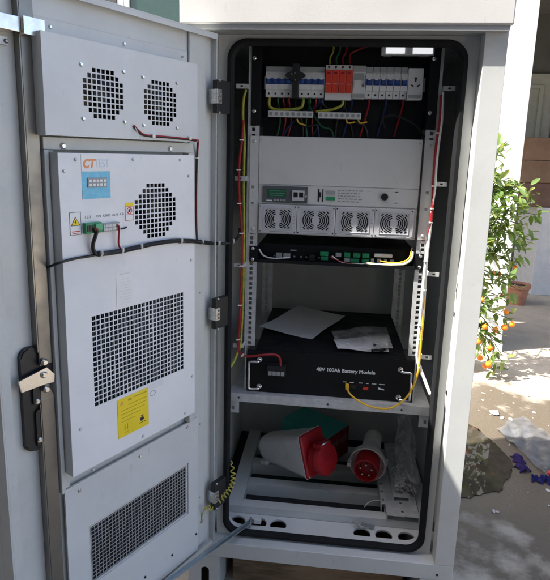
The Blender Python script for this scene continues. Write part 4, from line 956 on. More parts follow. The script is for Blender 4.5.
# --- industrial socket: white sloped housing with red flange and round lid
t = thing('industrial_socket', 'white wall-mount industrial socket with red face and lid lying on the bars', 'industrial socket', (-0.09, .27, ZF))
ctr0, ctr1 = FP(268, 446, 0.34), FP(313, 452, 0.215)
ax = (ctr1 - ctr0); Lb = ax.length; ax.normalize()
up_ = Vector((0, 0, 1)); side = ax.cross(up_).normalized(); upv = side.cross(ax)
def ring(c, hw, hh, r, n=8): return [c + side * x + upv * z for x, z in rrect(-hw, hw, -hh, hh, r, n)]
bm = B(); loft(bm, [ring(ctr0 + ax * h, a, b_, r) for h, a, b_, r in ((-.006, .028, .030, .024), (.0, .040, .042, .034), (.02, .047, .050, .038), (.07, .050, .054, .034), (Lb - .012, .055, .068, .016), (Lb, .057, .072, .012))]); part('housing', bm, whitep, t, True)
bm = B(); loft(bm, [ring(ctr1 + ax * h, a, b_, r) for h, a, b_, r in ((.0006, .055, .070, .010), (.007, .055, .070, .010), (.010, .051, .066, .010))]); part('flange', bm, red_ind, t, True)
lc = ctr1 + ax * .010 - upv * .016
ad = (ax - upv * .05).normalized()
bm = B(); lathe(bm, lc, ad, [(0, .046), (.028, .046), (.030, .051), (.046, .051), (.051, .047), (.053, .030)], 28); part('lid', bm, red_ind, t, True)
bm = B(); e = lc + upv * .052 + ad * .03
cyl(bm, e - side * .028, e + side * .028, .0065, 10); box(bm, -.026, .026, -.010, .024, -.010, .004, .002, Matrix.Translation(e) @ Matrix((side, ad, upv)).transposed().to_4x4()); part('lid_hinge', bm, red_ind, t, True)
bm = B(); tube(bm, [e - side * .02 + ad * .02, e + ad * .026 + upv * .004, e + side * .02 + ad * .02], .0025, 6); part('spring', bm, zinc, t, True)
bm = B(); lathe(bm, ctr0 - ax * .004, -ax, [(0, .024), (.004, .026), (.016, .026), (.020, .020), (.030, .018)], 12); part('gland_nut', bm, greyplastic, t)
for k_ in range(3):
    bm = B(); lathe(bm, lc + ad * (.004 + .008 * k_), ad, [(0, .0455), (.001, .0475), (.003, .0475), (.004, .0455)], 28, cap=False); part('lid_rib', bm, red_ind, t, True)
for sx in (-1, 1):
    p = ctr1 + side * sx * .050 - upv * .062 + ax * .010; bm = B(); lathe(bm, p, ax, [(0, .004), (.004, .004), (.005, .003)], 10); part('screw', bm, zinc, t, True)
bm = B(); f0 = ctr0 - upv * .045; 
for sx in (-1, 1):
    p = ctr0 + ax * .012 + side * sx * .036 - upv * .044; box(bm, -.012, .012, -.016, .016, -.004, .010, .003, Matrix.Translation(p) @ Matrix((side, ax, upv)).transposed().to_4x4())
part('mounting_foot', bm, whitep, t, True)
# --- industrial plug pointing at the viewer
t = thing('industrial_plug', 'grey-white industrial plug with five pins in a red face', 'industrial plug', (0.14, .3, ZF))
pf, pb = FP(366, 470, 0.200), FP(373.5, 437, 0.40)
pa = (pf - pb).normalized(); Lp = (pf - pb).length
bm = B(); lathe(bm, pb, pa, [(-.012, .014), (-.010, .024), (0, .028), (.05, .029), (.09, .033), (Lp - .085, .039), (Lp - .062, .046), (Lp - .055, .058), (Lp - .030, .060), (Lp - .028, .057), (Lp - .040, .050), (Lp - .055, .046)], 32); part('housing', bm, whitep, t, True)
bm = B(); lathe(bm, pb, pa, [(Lp - .058, .0405), (Lp + .004, .0405), (Lp + .006, .0395), (Lp + .006, .0355), (Lp - .02, .0350)], 32); part('red_sleeve', bm, red_ind, t, True)
bm = B(); lathe(bm, pb, pa, [(Lp - .028, .0348), (Lp - .018, .0348)], 28); part('pin_face', bm, red_dark, t, True)
pu_, pv_ = frame_of(pa)
for k in range(5):
    a = R(90 + 72 * k); p = pb + pa * (Lp - .018) + (pu_ * math.cos(a) + pv_ * math.sin(a)) * .019
    bm = B(); lathe(bm, p, pa, [(0, .0036), (.021, .0036), (.023, .0025)], 10); part('pin', bm, brightsteel, t, True)
for s_ in (-1, 1):
    bm = B(); box(bm, -.007, .007, -.016, .012, -.006, .008, .002, Matrix.Translation(pb + pa * (Lp - .042) + AX_R * s_ * .060) @ Matrix((AX_R, pa, AX_R.cross(pa))).transposed().to_4x4())
    part('collar_lug', bm, whitep, t, True)
bm = B()
for k in range(8): lathe(bm, pb + pa * (.006 + k * .009), pa, [(0, .0285 + .0002 * k), (.0015, .0300 + .0003 * k), (.003, .0285 + .0002 * k)], 28, cap=False)
part('grip_rib', bm, whitep, t, True)
# --- boxes behind
def obox(name, mt, label, c, dims, rot, parts=None):
    M_ = Matrix.Translation(Vector(c)) @ Matrix.Rotation(rot, 4, 'Z'); t_ = thing(name, label, 'box', c)
    a, b_, h = dims; bm = B(); box(bm, -a/2, a/2, -b_/2, b_/2, 0, h, .0015, M_); part('carton', bm, mt, t_)
    bm = B(); box(bm, -a/2 + .003, a/2 - .003, -b_/2 + .003, b_/2 - .003, h + .0003, h + .0012, 0, M_); part('lid', bm, mt, t_); return t_, M_
tb_, M_ = obox('small_carton', teal, 'teal cardboard carton with a dark red end behind the white industrial socket', (-0.038, 0.455, ZF + .0002), (.21, .134, .112), math.atan2(-.571, .821))
bm = B(); box(bm, .1053, .1068, -.066, .066, .002, .110, 0, M_); part('end_panel', bm, maroon, tb_, label='dark red end panel with white marks')
rr = random.Random(4); y = -.055
bm = B()
while y < .05:
    w_ = rr.uniform(.008, .014); z = .060
    box(bm, .1069, .1072, y, y + .0032, z, z + .026, 0, M_)
    if rr.random() < .8: box(bm, .1069, .1072, y + .0034, y + w_, z + rr.choice((0, .010, .0225)), z + rr.choice((.0035, .0135, .026)) , 0, M_) if False else box(bm, .1069, .1072, y + .0034, y + w_, z + .011, z + .0145, 0, M_)
    y += w_ + .005
part('printed_marks', bm, ink_g, tb_)
# --- steel brackets at the right
def channel(x0, x1, y0, y1, z, h, th=.002):
    bm = B(); xs = [x0]; nx = [x0, (x0 + x1) / 2 - .004, (x0 + x1) / 2 + .004, x1]; ys = [y0]; k = y0 + .018; hs = set()
    while k < y1 - .03: ys += [k, k + .008]; hs.add(len(ys) - 2); k += .042
    ys.append(y1)
    gridplate(bm, nx, ys, lambda i, j: not (i == 1 and j in hs), z + h - th, z + h)
    for v in bm.verts: v.co = Vector((v.co.x, v.co.z, v.co.y))
    box(bm, x0, x0 + th, y0, y1, z, z + h - th - .0003); box(bm, x1 - th, x1, y0, y1, z, z + h - th - .0003); return bm
single('steel_channel', channel(.196, .293, .080, .455, ZF + .0006, .022), galv, 'wide galvanised steel channel lying at the right of the lower compartment', 'steel channel', (.245, .2, ZF + .0006))
single('steel_channel', channel(.222, .272, .150, .47, ZF + .0232, .016), galv, 'narrow punched steel channel lying on top of the wide one', 'steel channel', (.247, .3, ZF + .0232))
single('steel_channel', channel(.182, .1945, .12, .50, ZF + .0006, .030, .0015), galv, 'thin steel strip standing beside the wide channel', 'steel channel', (.188, .3, ZF + .0006))
# bag of screws
bc = Vector((.262, .235, ZF + .041))
t = thing('screw_bag', 'clear plastic bag of loose screws on the steel channels', 'bag', tuple(bc))
rr = random.Random(11); bm = B()
def bagfn(u, v):
    x = -.040 + .085 * u; y = -.075 + .26 * v; e = 1 - abs(2 * u - 1) ** 2.5
    zb_ = .052 * e * (1 - v * .55) + .16 * v ** 1.6
    return bc + Vector((x * (1 - .3 * v) + .02 * v + .004 * math.sin(17 * v + 3 * u), y, zb_ + .007 * math.sin(19 * u + 7 * v) * math.sin(13 * v + 4 * u)))
sheet(bm, bagfn, 26, 34); part('film', bm, film, t, True)
bm = B()
for k in range(150):
    v_ = rr.random() ** 1.3; p = bc + Vector((rr.uniform(-.030, .032), -.066 + .125 * v_, rr.uniform(.003, .030) * (1 - .4 * v_))); d = Vector((rr.gauss(0, 1), rr.gauss(0, 1), rr.gauss(0, .5))).normalized()
    cyl(bm, p, p + d * .010, .0016, 6); cyl(bm, p - d * .0025, p, .0038, 8)
part('loose_screws', bm, zinc, t, True, kind='stuff')
# white cable loop, paper scraps, clip
wire('cable_loop', 'thin white cable loop beside the steel channels', [FP(364.5, 507, .16), FP(368, 503, .17), FP(374, 500.5, .17), FP(382, 500.5, .16), FP(388, 503, .15)], .0018, wire_wht)
bm = B(); p = GP(315, 492, .212); prism(bm, [(p.x - .018, p.y - .012), (p.x + .020, p.y - .014), (p.x + .024, p.y + .014), (p.x - .006, p.y + .012)], .2075, .2083, lambda x, y, z: Vector((x, z, y)))
single('paper_scrap', bm, paper, 'crumpled scrap of pale paper on the cabinet floor between the bars', 'paper scrap', (p.x, p.y, .2075))
bm = B(); p0 = FP(352.5, 521, .075); p1 = FP(362, 528.5, .060); tube(bm, [p0, (p0 + p1) / 2, p1], .0035, 6); p = FP(368, 525.5, .07)
box(bm, -.022, .020, -.002, .002, -.006, .008, .001, Matrix.Translation(p) @ Matrix.Rotation(R(12), 4, 'Y')); single('clip_handle', bm, greyplastic, 'small grey clip lying over the right cable holes', 'clip', tuple(p0))

# ============================================================ CABLES
t = thing('cable_harness', 'black cable harness strapped across the air conditioner into the cabinet', 'cable', tuple(DW(97, 254, .052)))
hp = [DW(97, 254, .053), DW(112, 252.5, .053), DW(130, 249, .053), DW(150, 244.5, .053), DW(172, 241, .053), DW(188, 241, .052), DW(197, 241.5, .045), DW(205, 242.5, .045), FP(214, 243.5, -.045), FP(222, 243.5, -.03), FP(229, 243, -.01), FP(235, 240, .03), FP(239, 235, .05), FP(240, 228, .055)]
part('sheath', tube(B(), hp, lambda q: .0052 if q < .6 else .0042, 9), wire_blk, t, True)
part('branch', tube(B(), [DW(45.5, 268, .012), DW(52, 265.5, .030), DW(60, 262.5, .050), DW(75, 258.5, .049), DW(90, 256, .050), DW(99, 254, .052)], .0026, 7), wire_blk, t, True)
part('branch', tube(B(), [DW(97, 230, .060), DW(95.5, 236, .058), DW(93.3, 243, .055), DW(93.5, 250, .053), DW(97, 254.5, .053), DW(103, 254, .053)], .0040, 8), wire_blk, t, True)
part('branch', tube(B(), [DW(98, 229, .061), DW(95, 229.5, .061), DW(97, 232, .060)], .0016, 6), wire_red, t, True)
part('branch', tube(B(), [DW(117, 225, .056), DW(119, 227, .057), DW(118.7, 236, .055), DW(118.8, 245, .053), DW(122, 251, .053)], .0019, 6), wire_red, t, True)
def tie_ring(c, d, r): return lathe(B(), c - d.normalized() * .0015, d, [(0, r), (0, r + .0012), (.003, r + .0012), (.003, r)], 12, cap=False)
for a, b_ in ((0, 1), (1, 2), (2, 3), (4, 5), (6, 7), (8, 9), (10, 11)):
    c = hp[a] * .5 + hp[b_] * .5 if a else hp[0] * .8 + hp[1] * .2; bm = tie_ring(c, hp[b_] - hp[a], .0056); box(bm, -.002, .002, -.002, .002, -.002, .007, .0005, Matrix.Translation(c + HN * .006)); part('cable_tie', bm, tie, t)
# fan wire: red and black pair
t = thing('fan_lead', 'red and black wire pair running from the fan housing down the door', 'wire', tuple(DW(134, 125, .047)))
fl = [(134, 125.5), (138, 130), (143, 134), (150, 135.5), (165, 136.5), (185, 138.5), (196, 140)]
down = [DW(198.3, 141, .030), DW(197.8, 150, .014), DW(197.0, 170, .012), DW(196.5, 200, .012), DW(196.7, 225, .016), DW(197.5, 239, .040)]
part('red_core', tube(B(), [DW(x, y, .047) for x, y in fl] + down, .0018, 6), wire_red, t, True)
part('black_core', tube(B(), [DW(x - .4, y + 1.0, .0475) for x, y in fl] + [p + HD * .003 for p in down], .0016, 6), wire_blk, t, True)
part('cable_tie', tube(B(), [DW(135, 127, .048), DW(138, 133, .055), DW(141.5, 140, .060)], .0009, 5), tie, t, True)
for x, y in ((153, 136), (189.5, 138)):
    bm = B(); c = DW(x, y, .0475); box(bm, -.004, .004, -.003, .004, -.004, .004, .001, Matrix.Translation(c) @ Matrix.Rotation(PHI, 4, 'Z')); part('cable_tie', bm, tie, t)
bm = B(); c = DW(197.2, 158, .0135); box(bm, -.004, .004, -.003, .004, -.0015, .0015, .0005, Matrix.Translation(c) @ Matrix.Rotation(PHI, 4, 'Z')); part('cable_tie', bm, tie, t)
# left interior cables
def cable(name, label, pts, r, mt, ties=(), cat='cable', group=None):
    t_ = thing(name, label, cat, tuple(pts[0]), group); P = smoothpath(pts, 6); part('core', tube(B(), P, r, 8, smooth=False), mt, t_, True)
    for q in ties:
        i = min(len(P) - 2, int(q * (len(P) - 1))); bm = tie_ring(P[i], P[i + 1] - P[i], (r(q) if callable(r) else r) + .0004); box(bm, -.0022, .0022, -.006, .0, -.0018, .0018, .0004, Matrix.Translation(P[i] + Vector((-.0035, -.002, 0)))); part('cable_tie', bm, tie, t_)
    return t_
GL = 'cables up the cabinet sides'
cable('power_cable', 'red cable running down the left side of the rack', [FP(243.5, 120, .058), FP(242, 140, .056), FP(239.5, 160, .052), FP(239, 180, .050), FP(239.5, 200, .050), FP(241.2, 220, .050), FP(241.8, 240, .050), FP(241.8, 262, .049), FP(240.8, 285, .050), FP(240.2, 305, .050), FP(239.5, 325, .050), FP(238.5, 345, .049), FP(240, 353, .046), FP(248, 356.5, .038), FP(262, 355, .036), FP(274, 354.5, .038), FP(279, 357, .043), FP(280.5, 361.5, .050), FP(280.5, 366, .0505)], .0032, wire_red, (.06, .14, .24, .32, .40, .50, .60, .70), group=GL)
cable('earth_cable', 'yellow-green cable behind the red cable at the left of the rack', [FP(246, 90, .075), FP(243.5, 100, .068), FP(243, 118, .066), FP(244.5, 140, .066), FP(244, 165, .066), FP(243.5, 190, .066), FP(244, 220, .068), FP(243.5, 260, .066), FP(243, 300, .064), FP(241.5, 330, .060), FP(240, 346, .054), FP(236, 357, .040), FP(231, 367, .020)], .0034, wire_yg, group=GL)
cable('power_cable', 'red and white twisted cable down the right side of the rack', [FP(441, 95, .07), FP(440, 120, .062), FP(437, 140, .058), FP(434.5, 165, .054), FP(433, 190, .052), FP(432, 212, .05), FP(429.5, 232, .052), FP(428, 245, .066)], .0036, wire_red, (.25, .55, .8), group=GL)
cable('signal_cable', 'thin white cable beside the red cable at the right of the rack', [FP(443, 92, .07), FP(442, 120, .060), FP(439, 142, .056), FP(436.5, 165, .052), FP(435, 188, .05), FP(432.5, 205, .05), FP(430.5, 228, .05), FP(428.5, 245, .05), FP(426.5, 265, .050), FP(425, 290, .050), FP(423.5, 315, .050), FP(421.5, 335, .050), FP(419, 358, .050), FP(421, 372, .047), FP(427, 386, .042), FP(432, 398, .030)], .0032, wire_wht, (.35, .6, .75), group=GL)
cable('signal_cable', 'thick white cable bundle in front of the right rack rail', [FP(428.5, 241, .062), FP(426.5, 255, .052), FP(424.5, 275, .048), FP(422, 300, .047), FP(420, 325, .047), FP(417.5, 350, .047), FP(418, 362, .046), FP(424, 378, .042), FP(430, 394, .03)], .0044, wire_wht, (.18, .5, .8), group=GL)
cable('network_cable', 'yellow network cable curving from the battery socket to the right rail', [FP(347, 387.5, .070), FP(348, 391, .052), FP(352, 396, .040), FP(361, 402.5, .034), FP(374, 407.5, .032), FP(388, 408.5, .032), FP(399, 404, .034), FP(409, 394, .036), FP(416, 379, .038), FP(419, 365, .040), FP(420.5, 350, .042), FP(421.5, 335, .043), FP(423, 315, .046), FP(424.5, 295, .05)], .0026, wire_yel)
bm = B(); p = FP(347, 386, .068); box(bm, p.x - .005, p.x + .005, .052, YR - .0022, p.z - .005, p.z + .006, .001); bmn = single('cable_plug', bm, wire_yel, 'yellow plug of the network cable in the battery front', 'plug', tuple(p))
# coiled earth lead from frame to door
A0 = [FP(231.5, 461, -.012), FP(233, 475, -.030), FP(231.5, 486, -.045), FP(226, 494, -.055), FP(219, 501, -.065), FP(213, 507, -.065), DW(207, 508, .03), DW(203.5, 511, .016), DW(202, 516, .010), DW(201.5, 520, .009)]
P = smoothpath(A0, 40); Q = []
for i, p in enumerate(P):
    d = (P[min(i + 1, len(P) - 1)] - P[max(i - 1, 0)]).normalized(); u, v = frame_of(d); q = i / (len(P) - 1); rr_ = .0065 * min(1, q * 12, max(0, (.74 - q)) * 8); Q.append(p + (u * math.cos(i * .42) + v * math.sin(i * .42)) * rr_)
t = thing('coiled_earth_lead', 'coiled yellow-green earth lead between the frame and the door', 'wire', tuple(A0[0]))
part('coil', tube(B(), Q, .0017, 6, smooth=False), mat('yellow_earth', (.62, .52, .10), .4, var=0, col2=(.30, .36, .06), scale=40), t, True)
part('ring_terminal', screw_bm(DP(201.5, 521, .009), DNRM, .006, .002) if False else lathe(B(), DW(201.5, 521, .008), HN, [(0, .006), (.002, .006)], 12), brightsteel, t, True)
# chain of small screws above the coil is on the gasket lip: door stay
t = thing('door_stay', 'bluish steel stay bar holding the door open at the bottom', 'door stay', (-.215, .02, .236))
pA, pB = Vector((-.214, .022, .245)), d2w(.43, .020, .262); d = (pB - pA); Ld = d.length; d.normalize(); sd = d.cross(Vector((0, 0, 1))).normalized(); uu = sd.cross(d)
M_ = Matrix.Translation(pA) @ Matrix((d, sd, uu)).transposed().to_4x4()
bm = B(); box(bm, -.012, Ld, -.0065, .0065, -.0012, .0012, .0005, M_); box(bm, -.012, Ld, .0050, .0065, .0014, .005, .0, M_); part('bar', bm, mat('blue_steel', (.36, .42, .46), .35, metal=.8, var=.06), t)
bm = B(); cyl(bm, pA + Vector((0, 0, -.0385)), pA + Vector((0, 0, .016)), .0028, 10); part('pivot_pin', bm, zinc, t, True)
bm = B(); box(bm, -.004, .018, -.006, .010, -.006, .008, .001, Matrix.Translation(pA + Vector((.012, .012, -.004)))); part('stay_clip', bm, whitep, t)

# ============================================================ PALLET UNDER THE CABINET
t = thing('wooden_pallet', 'worn wooden pallet pieces under the cabinet between its legs', 'pallet', (0, .3, 0))
for k, x in enumerate((-0.23, -0.085, 0.06, 0.20)):
    bm = B(); box(bm, x - .045, x + .045, .06, .57, .078, .098, .002); part('plank', bm, wood, t)
for y in (.10, .50):
    bm = B(); box(bm, -.275, .255, y - .035, y + .035, .0005, .0775, .003); part('bearer', bm, wood, t)

# ============================================================ BACKGROUND
t = thing('porch_pillar', 'bright sunlit white plastered pillar behind the orange tree', 'pillar', (.87, 2.4, 0))
bm = B(); box(bm, .60, 1.232, 2.35, 2.72, 0, 2.9, .006); part('shaft', bm, plaster, t)
bm = B(); box(bm, .592, 1.238, 2.342, 2.728, .0004, .06, .004); part('plinth', bm, plaster, t)
t = thing('porch_roof', 'dark underside of the porch roof slab above the pillar', 'roof', (3.4, 3.5, 2.9))
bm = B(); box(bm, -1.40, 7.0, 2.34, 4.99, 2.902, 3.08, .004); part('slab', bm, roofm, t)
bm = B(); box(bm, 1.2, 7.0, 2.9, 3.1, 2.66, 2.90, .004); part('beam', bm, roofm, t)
t = thing('house_wall', 'shaded house wall at the back of the porch', 'wall', (0, 5.0, 0))
WX0, WX1 = -7.0, 7.0
win = (-2.62, -1.52, 2.20, 3.45)
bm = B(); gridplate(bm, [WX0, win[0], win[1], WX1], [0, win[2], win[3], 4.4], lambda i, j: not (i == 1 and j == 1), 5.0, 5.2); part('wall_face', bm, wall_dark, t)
# window
wn = part('window', gridplate(B(), [win[0], win[0] + .07, -2.535, -2.475, win[1] - .07, win[1]], [win[2], win[2] + .07, win[3] - .07, win[3]], lambda i, j: not (i in (1, 3) and j == 1), 5.02, 5.09), alu, t)
for a, b_ in ((win[0] + .07, -2.535), (-2.475, win[1] - .07)):
    bm = B(); box(bm, a, b_, 5.05, 5.056, win[2] + .07, win[3] - .07); part('pane', bm, glass_g, wn)
# inner porch door
t = thing('panel_door', 'pale green-grey panel door in the shaded porch', 'door', (2.33, 4.97, 0))
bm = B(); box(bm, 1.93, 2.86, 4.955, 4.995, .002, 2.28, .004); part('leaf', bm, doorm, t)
for z0_, z1_ in ((1.30, 2.16), (.2, 1.15)):
    bm = B(); gridplate(bm, [2.00, 2.04, 2.20, 2.24], [z0_, z0_ + .04, z1_ - .04, z1_], lambda i, j: not (i == 1 and j == 1), 4.940, 4.954); part('panel_moulding', bm, doorm, t)
    bm = B(); box(bm, 2.36, 2.78, 4.945, 4.954, z0_, z1_); part('pane', bm, darkint, t)
bm = B(); cyl(bm, (2.285, 4.954, 1.05), (2.285, 4.91, 1.05), .012, 10); cyl(bm, (2.285, 4.915, 1.05), (2.285, 4.915, 1.16), .010, 10); part('handle', bm, steel, t, True)
# counter and cartons
t = thing('counter', 'pale grey counter carrying the cardboard cartons in the porch', 'counter', (2.6, 4.4, 0))
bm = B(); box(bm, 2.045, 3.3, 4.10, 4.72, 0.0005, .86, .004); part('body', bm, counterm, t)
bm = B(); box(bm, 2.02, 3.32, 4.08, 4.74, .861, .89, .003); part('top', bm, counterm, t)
def carton(x0, x1, y0, y1, z0_, z1_, label, mt):
    t_ = thing('carton', label, 'carton', ((x0 + x1) / 2, (y0 + y1) / 2, z0_), 'cartons in the porch'); bm = B(); box(bm, x0, x1, y0, y1, z0_, z1_, .006); part('body', bm, mt, t_)
    bm = B(); box(bm, (x0 + x1) / 2 - .03, (x0 + x1) / 2 + .03, y0 - .001, y1 + .001, z1_ - .07, z1_ + .001); part('tape', bm, mat('tape', (.36, .22, .12), .3), t_)
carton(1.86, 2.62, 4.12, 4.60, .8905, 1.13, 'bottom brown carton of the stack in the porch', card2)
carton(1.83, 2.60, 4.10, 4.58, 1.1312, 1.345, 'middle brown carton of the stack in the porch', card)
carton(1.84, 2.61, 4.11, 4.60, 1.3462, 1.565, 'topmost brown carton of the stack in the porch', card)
# planter in the porch
pc = Vector((1.78, 3.72, 0))
t = thing('flower_pot', 'terracotta flower pot standing in the porch shade', 'flower pot', tuple(pc))
bm = B(); lathe(bm, pc + Vector((0, 0, .0005)), (0, 0, 1), [(0, .075), (.02, .078), (.16, .10), (.16, .112), (.195, .114), (.195, .100), (.17, .095)], 28); part('pot', bm, terra, t, True)
bm = B(); lathe(bm, pc + Vector((0, 0, .165)), (0, 0, 1), [(0, .092), (.012, .092)], 20); part('soil', bm, soilm, t)

def leaf_mesh(bm, p, d, up, L, w_):
    d = d.normalized(); s = d.cross(up)
    if s.length < 1e-3: s = d.cross(Vector((1, 0, 0)))
    s.normalize(); n_ = s.cross(d)
    st = [(0, .02), (.18, .62), (.45, 1.0), (.75, .68), (1, .02)]; rows = []
    for q, ww in st:
        c = p + d * (L * q) - n_ * (L * .16 * q * q); rows.append([bm.verts.new(c - s * (w_ * ww / 2) + n_ * (w_ * .16 * ww)), bm.verts.new(c), bm.verts.new(c + s * (w_ * ww / 2) + n_ * (w_ * .16 * ww))])
    for a, b_ in zip(rows, rows[1:]):
        for k in range(2): bm.faces.new((a[k], a[k + 1], b_[k + 1], b_[k]))
# block added out of view at left to shade the ground in front
t = thing('added_shade_block', 'tall unseen block added left of the yard to shade the ground', 'light blocker', (-2.4, -2.1, 0))
bm = B(); box(bm, -2.6, -1.85, -3.6, -1.42, 0.0005, 5.3, .02); part('wall_face', bm, wallm, t)
bm = B(); box(bm, -2.65, -1.75, -3.62, -1.40, 5.3015, 5.42, .02); part('eaves', bm, roofm, t)
# wall added behind the viewer to cut light on the cabinet front
t = thing('added_rear_blocker', 'plain unseen wall front added behind the viewer to block light', 'light blocker', (0.0, -2.5, 0))
gx = [-1.8, -1.4, -0.5, -0.1, 0.8, 1.1, 2.0, 2.4]; gz = [0, .9, 2.1, 3.3, 4.3, 5.2]
bm = B(); gridplate(bm, gx, gz, lambda i, j: not (i in (1, 5) and j in (1, 3)) and not (i == 3 and j in (0, 1)), -2.7, -2.5); part('wall_face', bm, wallm, t)
for i in (1, 5):
    for j in (1, 3):
        bm = B(); gridplate(bm, [gx[i], gx[i] + .06, gx[i + 1] - .06, gx[i + 1]], [gz[j], gz[j] + .06, gz[j + 1] - .06, gz[j + 1]], lambda a, b_: not (a == 1 and b_ == 1), -2.65, -2.58); wn2 = part('window', bm, alu, t)
        bm = B(); box(bm, gx[i] + .06, gx[i + 1] - .06, -2.62, -2.612, gz[j] + .06, gz[j + 1] - .06); part('pane', bm, glass_g, wn2)
bm = B(); box(bm, gx[3] + .01, gx[4] - .01, -2.65, -2.60, .002, 2.09, .004); part('door', bm, card2, t)
# wall added out of view at left, keeping sun off the yard in front
t = thing('added_shade_wall', 'tall unseen wall added left of the open door for shade', 'wall', (-1.95, -1.4, 0))
bm = B(); box(bm, -2.05, -1.85, -1.24, 1.0, 0.0005, 3.25, .01); part('wall_face', bm, wallm, t)
bm = B(); box(bm, -2.10, -1.805, -1.24, 1.04, 3.2515, 3.33, .01); part('coping', bm, wallm, t)
# --- potted orange tree
tc_ = Vector((.74, 2.0, 0))
ot = thing('orange_tree', 'small potted orange tree with glossy leaves and ripe fruit beside the cabinet', 'orange tree', tuple(tc_))
bm = B(); lathe(bm, tc_ + Vector((0, 0, .0005)), (0, 0, 1), [(0, .10), (.02, .105), (.20, .13), (.20, .142), (.235, .145), (.235, .128), (.21, .122)], 28); part('pot', bm, terra, ot, True)
bm = B(); lathe(bm, tc_ + Vector((0, 0, .205)), (0, 0, 1), [(0, .118), (.012, .116)], 20); part('soil', bm, soilm, ot)
tips = []; bm = B(); rr = random.Random(17)
trunk = [tc_ + Vector((0, 0, .2)), tc_ + Vector((.01, 0, .35)), tc_ + Vector((-.01, .01, .55)), tc_ + Vector((.01, 0, .80)), tc_ + Vector((.0, .0, 1.15))]
tube(bm, trunk, lambda q: .016 - .009 * q, 8)
part('trunk', bm, trunkm, ot, True)
tgt = [FP(x, y, Y + .24) for x, y, Y in ((505, 150, 1.75), (500, 175, 1.7), (520, 185, 1.75), (535, 195, 1.8), (515, 205, 1.6), (540, 215, 1.75), (500, 210, 1.6), (525, 225, 1.7), (490, 200, 1.7), (510, 235, 1.65), (488, 230, 1.65), (530, 240, 1.85), (495, 255, 1.7), (518, 262, 1.7), (484, 265, 1.6), (505, 285, 1.65), (520, 290, 1.75), (488, 290, 1.65), (500, 312, 1.7), (486, 325, 1.65), (512, 320, 1.75), (500, 345, 1.65), (485, 350, 1.6), (506, 365, 1.6), (495, 375, 1.62), (478, 180, 1.7), (478, 230, 1.7), (528, 205, 1.65), (508, 190, 1.75), (500, 225, 1.75), (492, 305, 1.6), (508, 300, 1.7), (482, 312, 1.6), (496, 335, 1.6), (490, 345, 1.65), (502, 355, 1.6), (480, 335, 1.62), (512, 275, 1.65), (488, 245, 1.6), (524, 250, 1.7), (497, 240, 1.75))]
for k in range(9):
    a = rr.uniform(1.2, 5.2); e = rr.uniform(.15, 1.25); tgt.append(tc_ + Vector((.36 * math.cos(a), .36 * math.sin(a), .45 + .8 * rr.random())))
bm = B()
for q in tgt:
    zr = max(.36, min(1.1, q.z - .12 + rr.uniform(-.1, .1))); k = (zr - .2) / .95; st_ = tc_ + Vector((0, 0, zr)); mid = st_ * .5 + q * .5 + Vector((0, 0, .07)) + Vector((rr.uniform(-.03, .03),) * 3)
    P = smoothpath([st_, mid, q], 5); tube(bm, P, lambda w_: .006 - .0042 * w_, 5, smooth=False); tips.append(P)
part('branches', bm, stemm, ot, True)
lb_ = B(); leaf_mesh(lb_, Vector((0, 0, 0)), Vector((1, 0, 0)), Vector((0, 0, 1)), 1.0, .42)
lme = bpy.data.meshes.new('leaf'); lb_.to_mesh(lme); lb_.free(); lme.materials.append(leaf_a)
for p in lme.polygons: p.use_smooth = True
lme2 = lme.copy(); lme2.materials.clear(); lme2.materials.append(leaf_b)
leaves = []
for bi, P in enumerate(tips):
    nl = 32 if bi < 41 else 12
    if P[-1].z < .62 and bi < 41: nl = 13
    for k in range(nl):
        i = int(len(P) * (.45 + .55 * k / nl)); i = min(i, len(P) - 2); p = P[i] + Vector([rr.gauss(0, .022) for _ in range(3)]); out = (P[i + 1] - P[i]).normalized()
        a = rr.uniform(0, 6.28); u, v = frame_of(out); d = (out * rr.uniform(.2, 1.0) + (u * math.cos(a) + v * math.sin(a)) * .9 + Vector((0, 0, rr.uniform(-.35, .25)))).normalized()
        leaves.append((p, d, rr.uniform(.045, .085), bi < 41))
ind = [l for l in leaves if l[3]]; rest = [l for l in leaves if not l[3]]
rr.shuffle(ind); rest += ind[295:]; ind = ind[:295]
for p, d, L, _ in ind:
    o = bpy.data.objects.new('leaf', lme2 if rr.random() < .55 else lme); COL.objects.link(o); o.parent = ot
    s = d.cross(Vector((rr.gauss(0, .25), rr.gauss(0, .25), 1))).normalized(); n_ = s.cross(d)
    M_ = Matrix((d, -s, n_)).transposed().to_4x4(); M_.translation = p - tc_; o.matrix_local = M_ @ Matrix.Diagonal((L, L, L, 1))
bm = B()
for p, d, L, _ in rest: leaf_mesh(bm, p, d, Vector((rr.gauss(0, .3), rr.gauss(0, .3), 1)).normalized(), L, L * .42)
part('foliage', bm, leaf_a, ot, True, kind='stuff')
for x, y, Y, r_ in ((495.5, 330, 1.66, .020), (504.5, 327.5, 1.66, .021), (512, 324.5, 1.68, .020), (485, 327, 1.62, .018), (488.5, 364.5, 1.6, .022), (485, 366, 1.62, .018), (499, 274, 1.7, .016), (493, 273, 1.68, .016), (478, 342, 1.6, .018), (502, 296, 1.75, .014), (506, 312, 1.7, .017), (482, 300, 1.62, .016), (490, 348, 1.6, .019), (515, 268, 1.7, .015), (480, 358, 1.6, .018)):
    bm = B(); c = FP(x, y, Y + .22); r_ *= .98; ball(bm, c, r_, 16, (1, 1, .93)); cyl(bm, c + Vector((0, 0, r_ * .88)), c + Vector((.004, .003, r_ * 1.25)), .0025, 5); part('orange', bm, orange, ot, True)
    bm = B(); q = min((pp for P in tips for pp in P), key=lambda pp: (pp - c).length); tube(bm, [q, (q + c) / 2 + Vector((0, 0, .01)), c + Vector((0, 0, r_))], .0016, 5); part('twig', bm, stemm, ot, True)

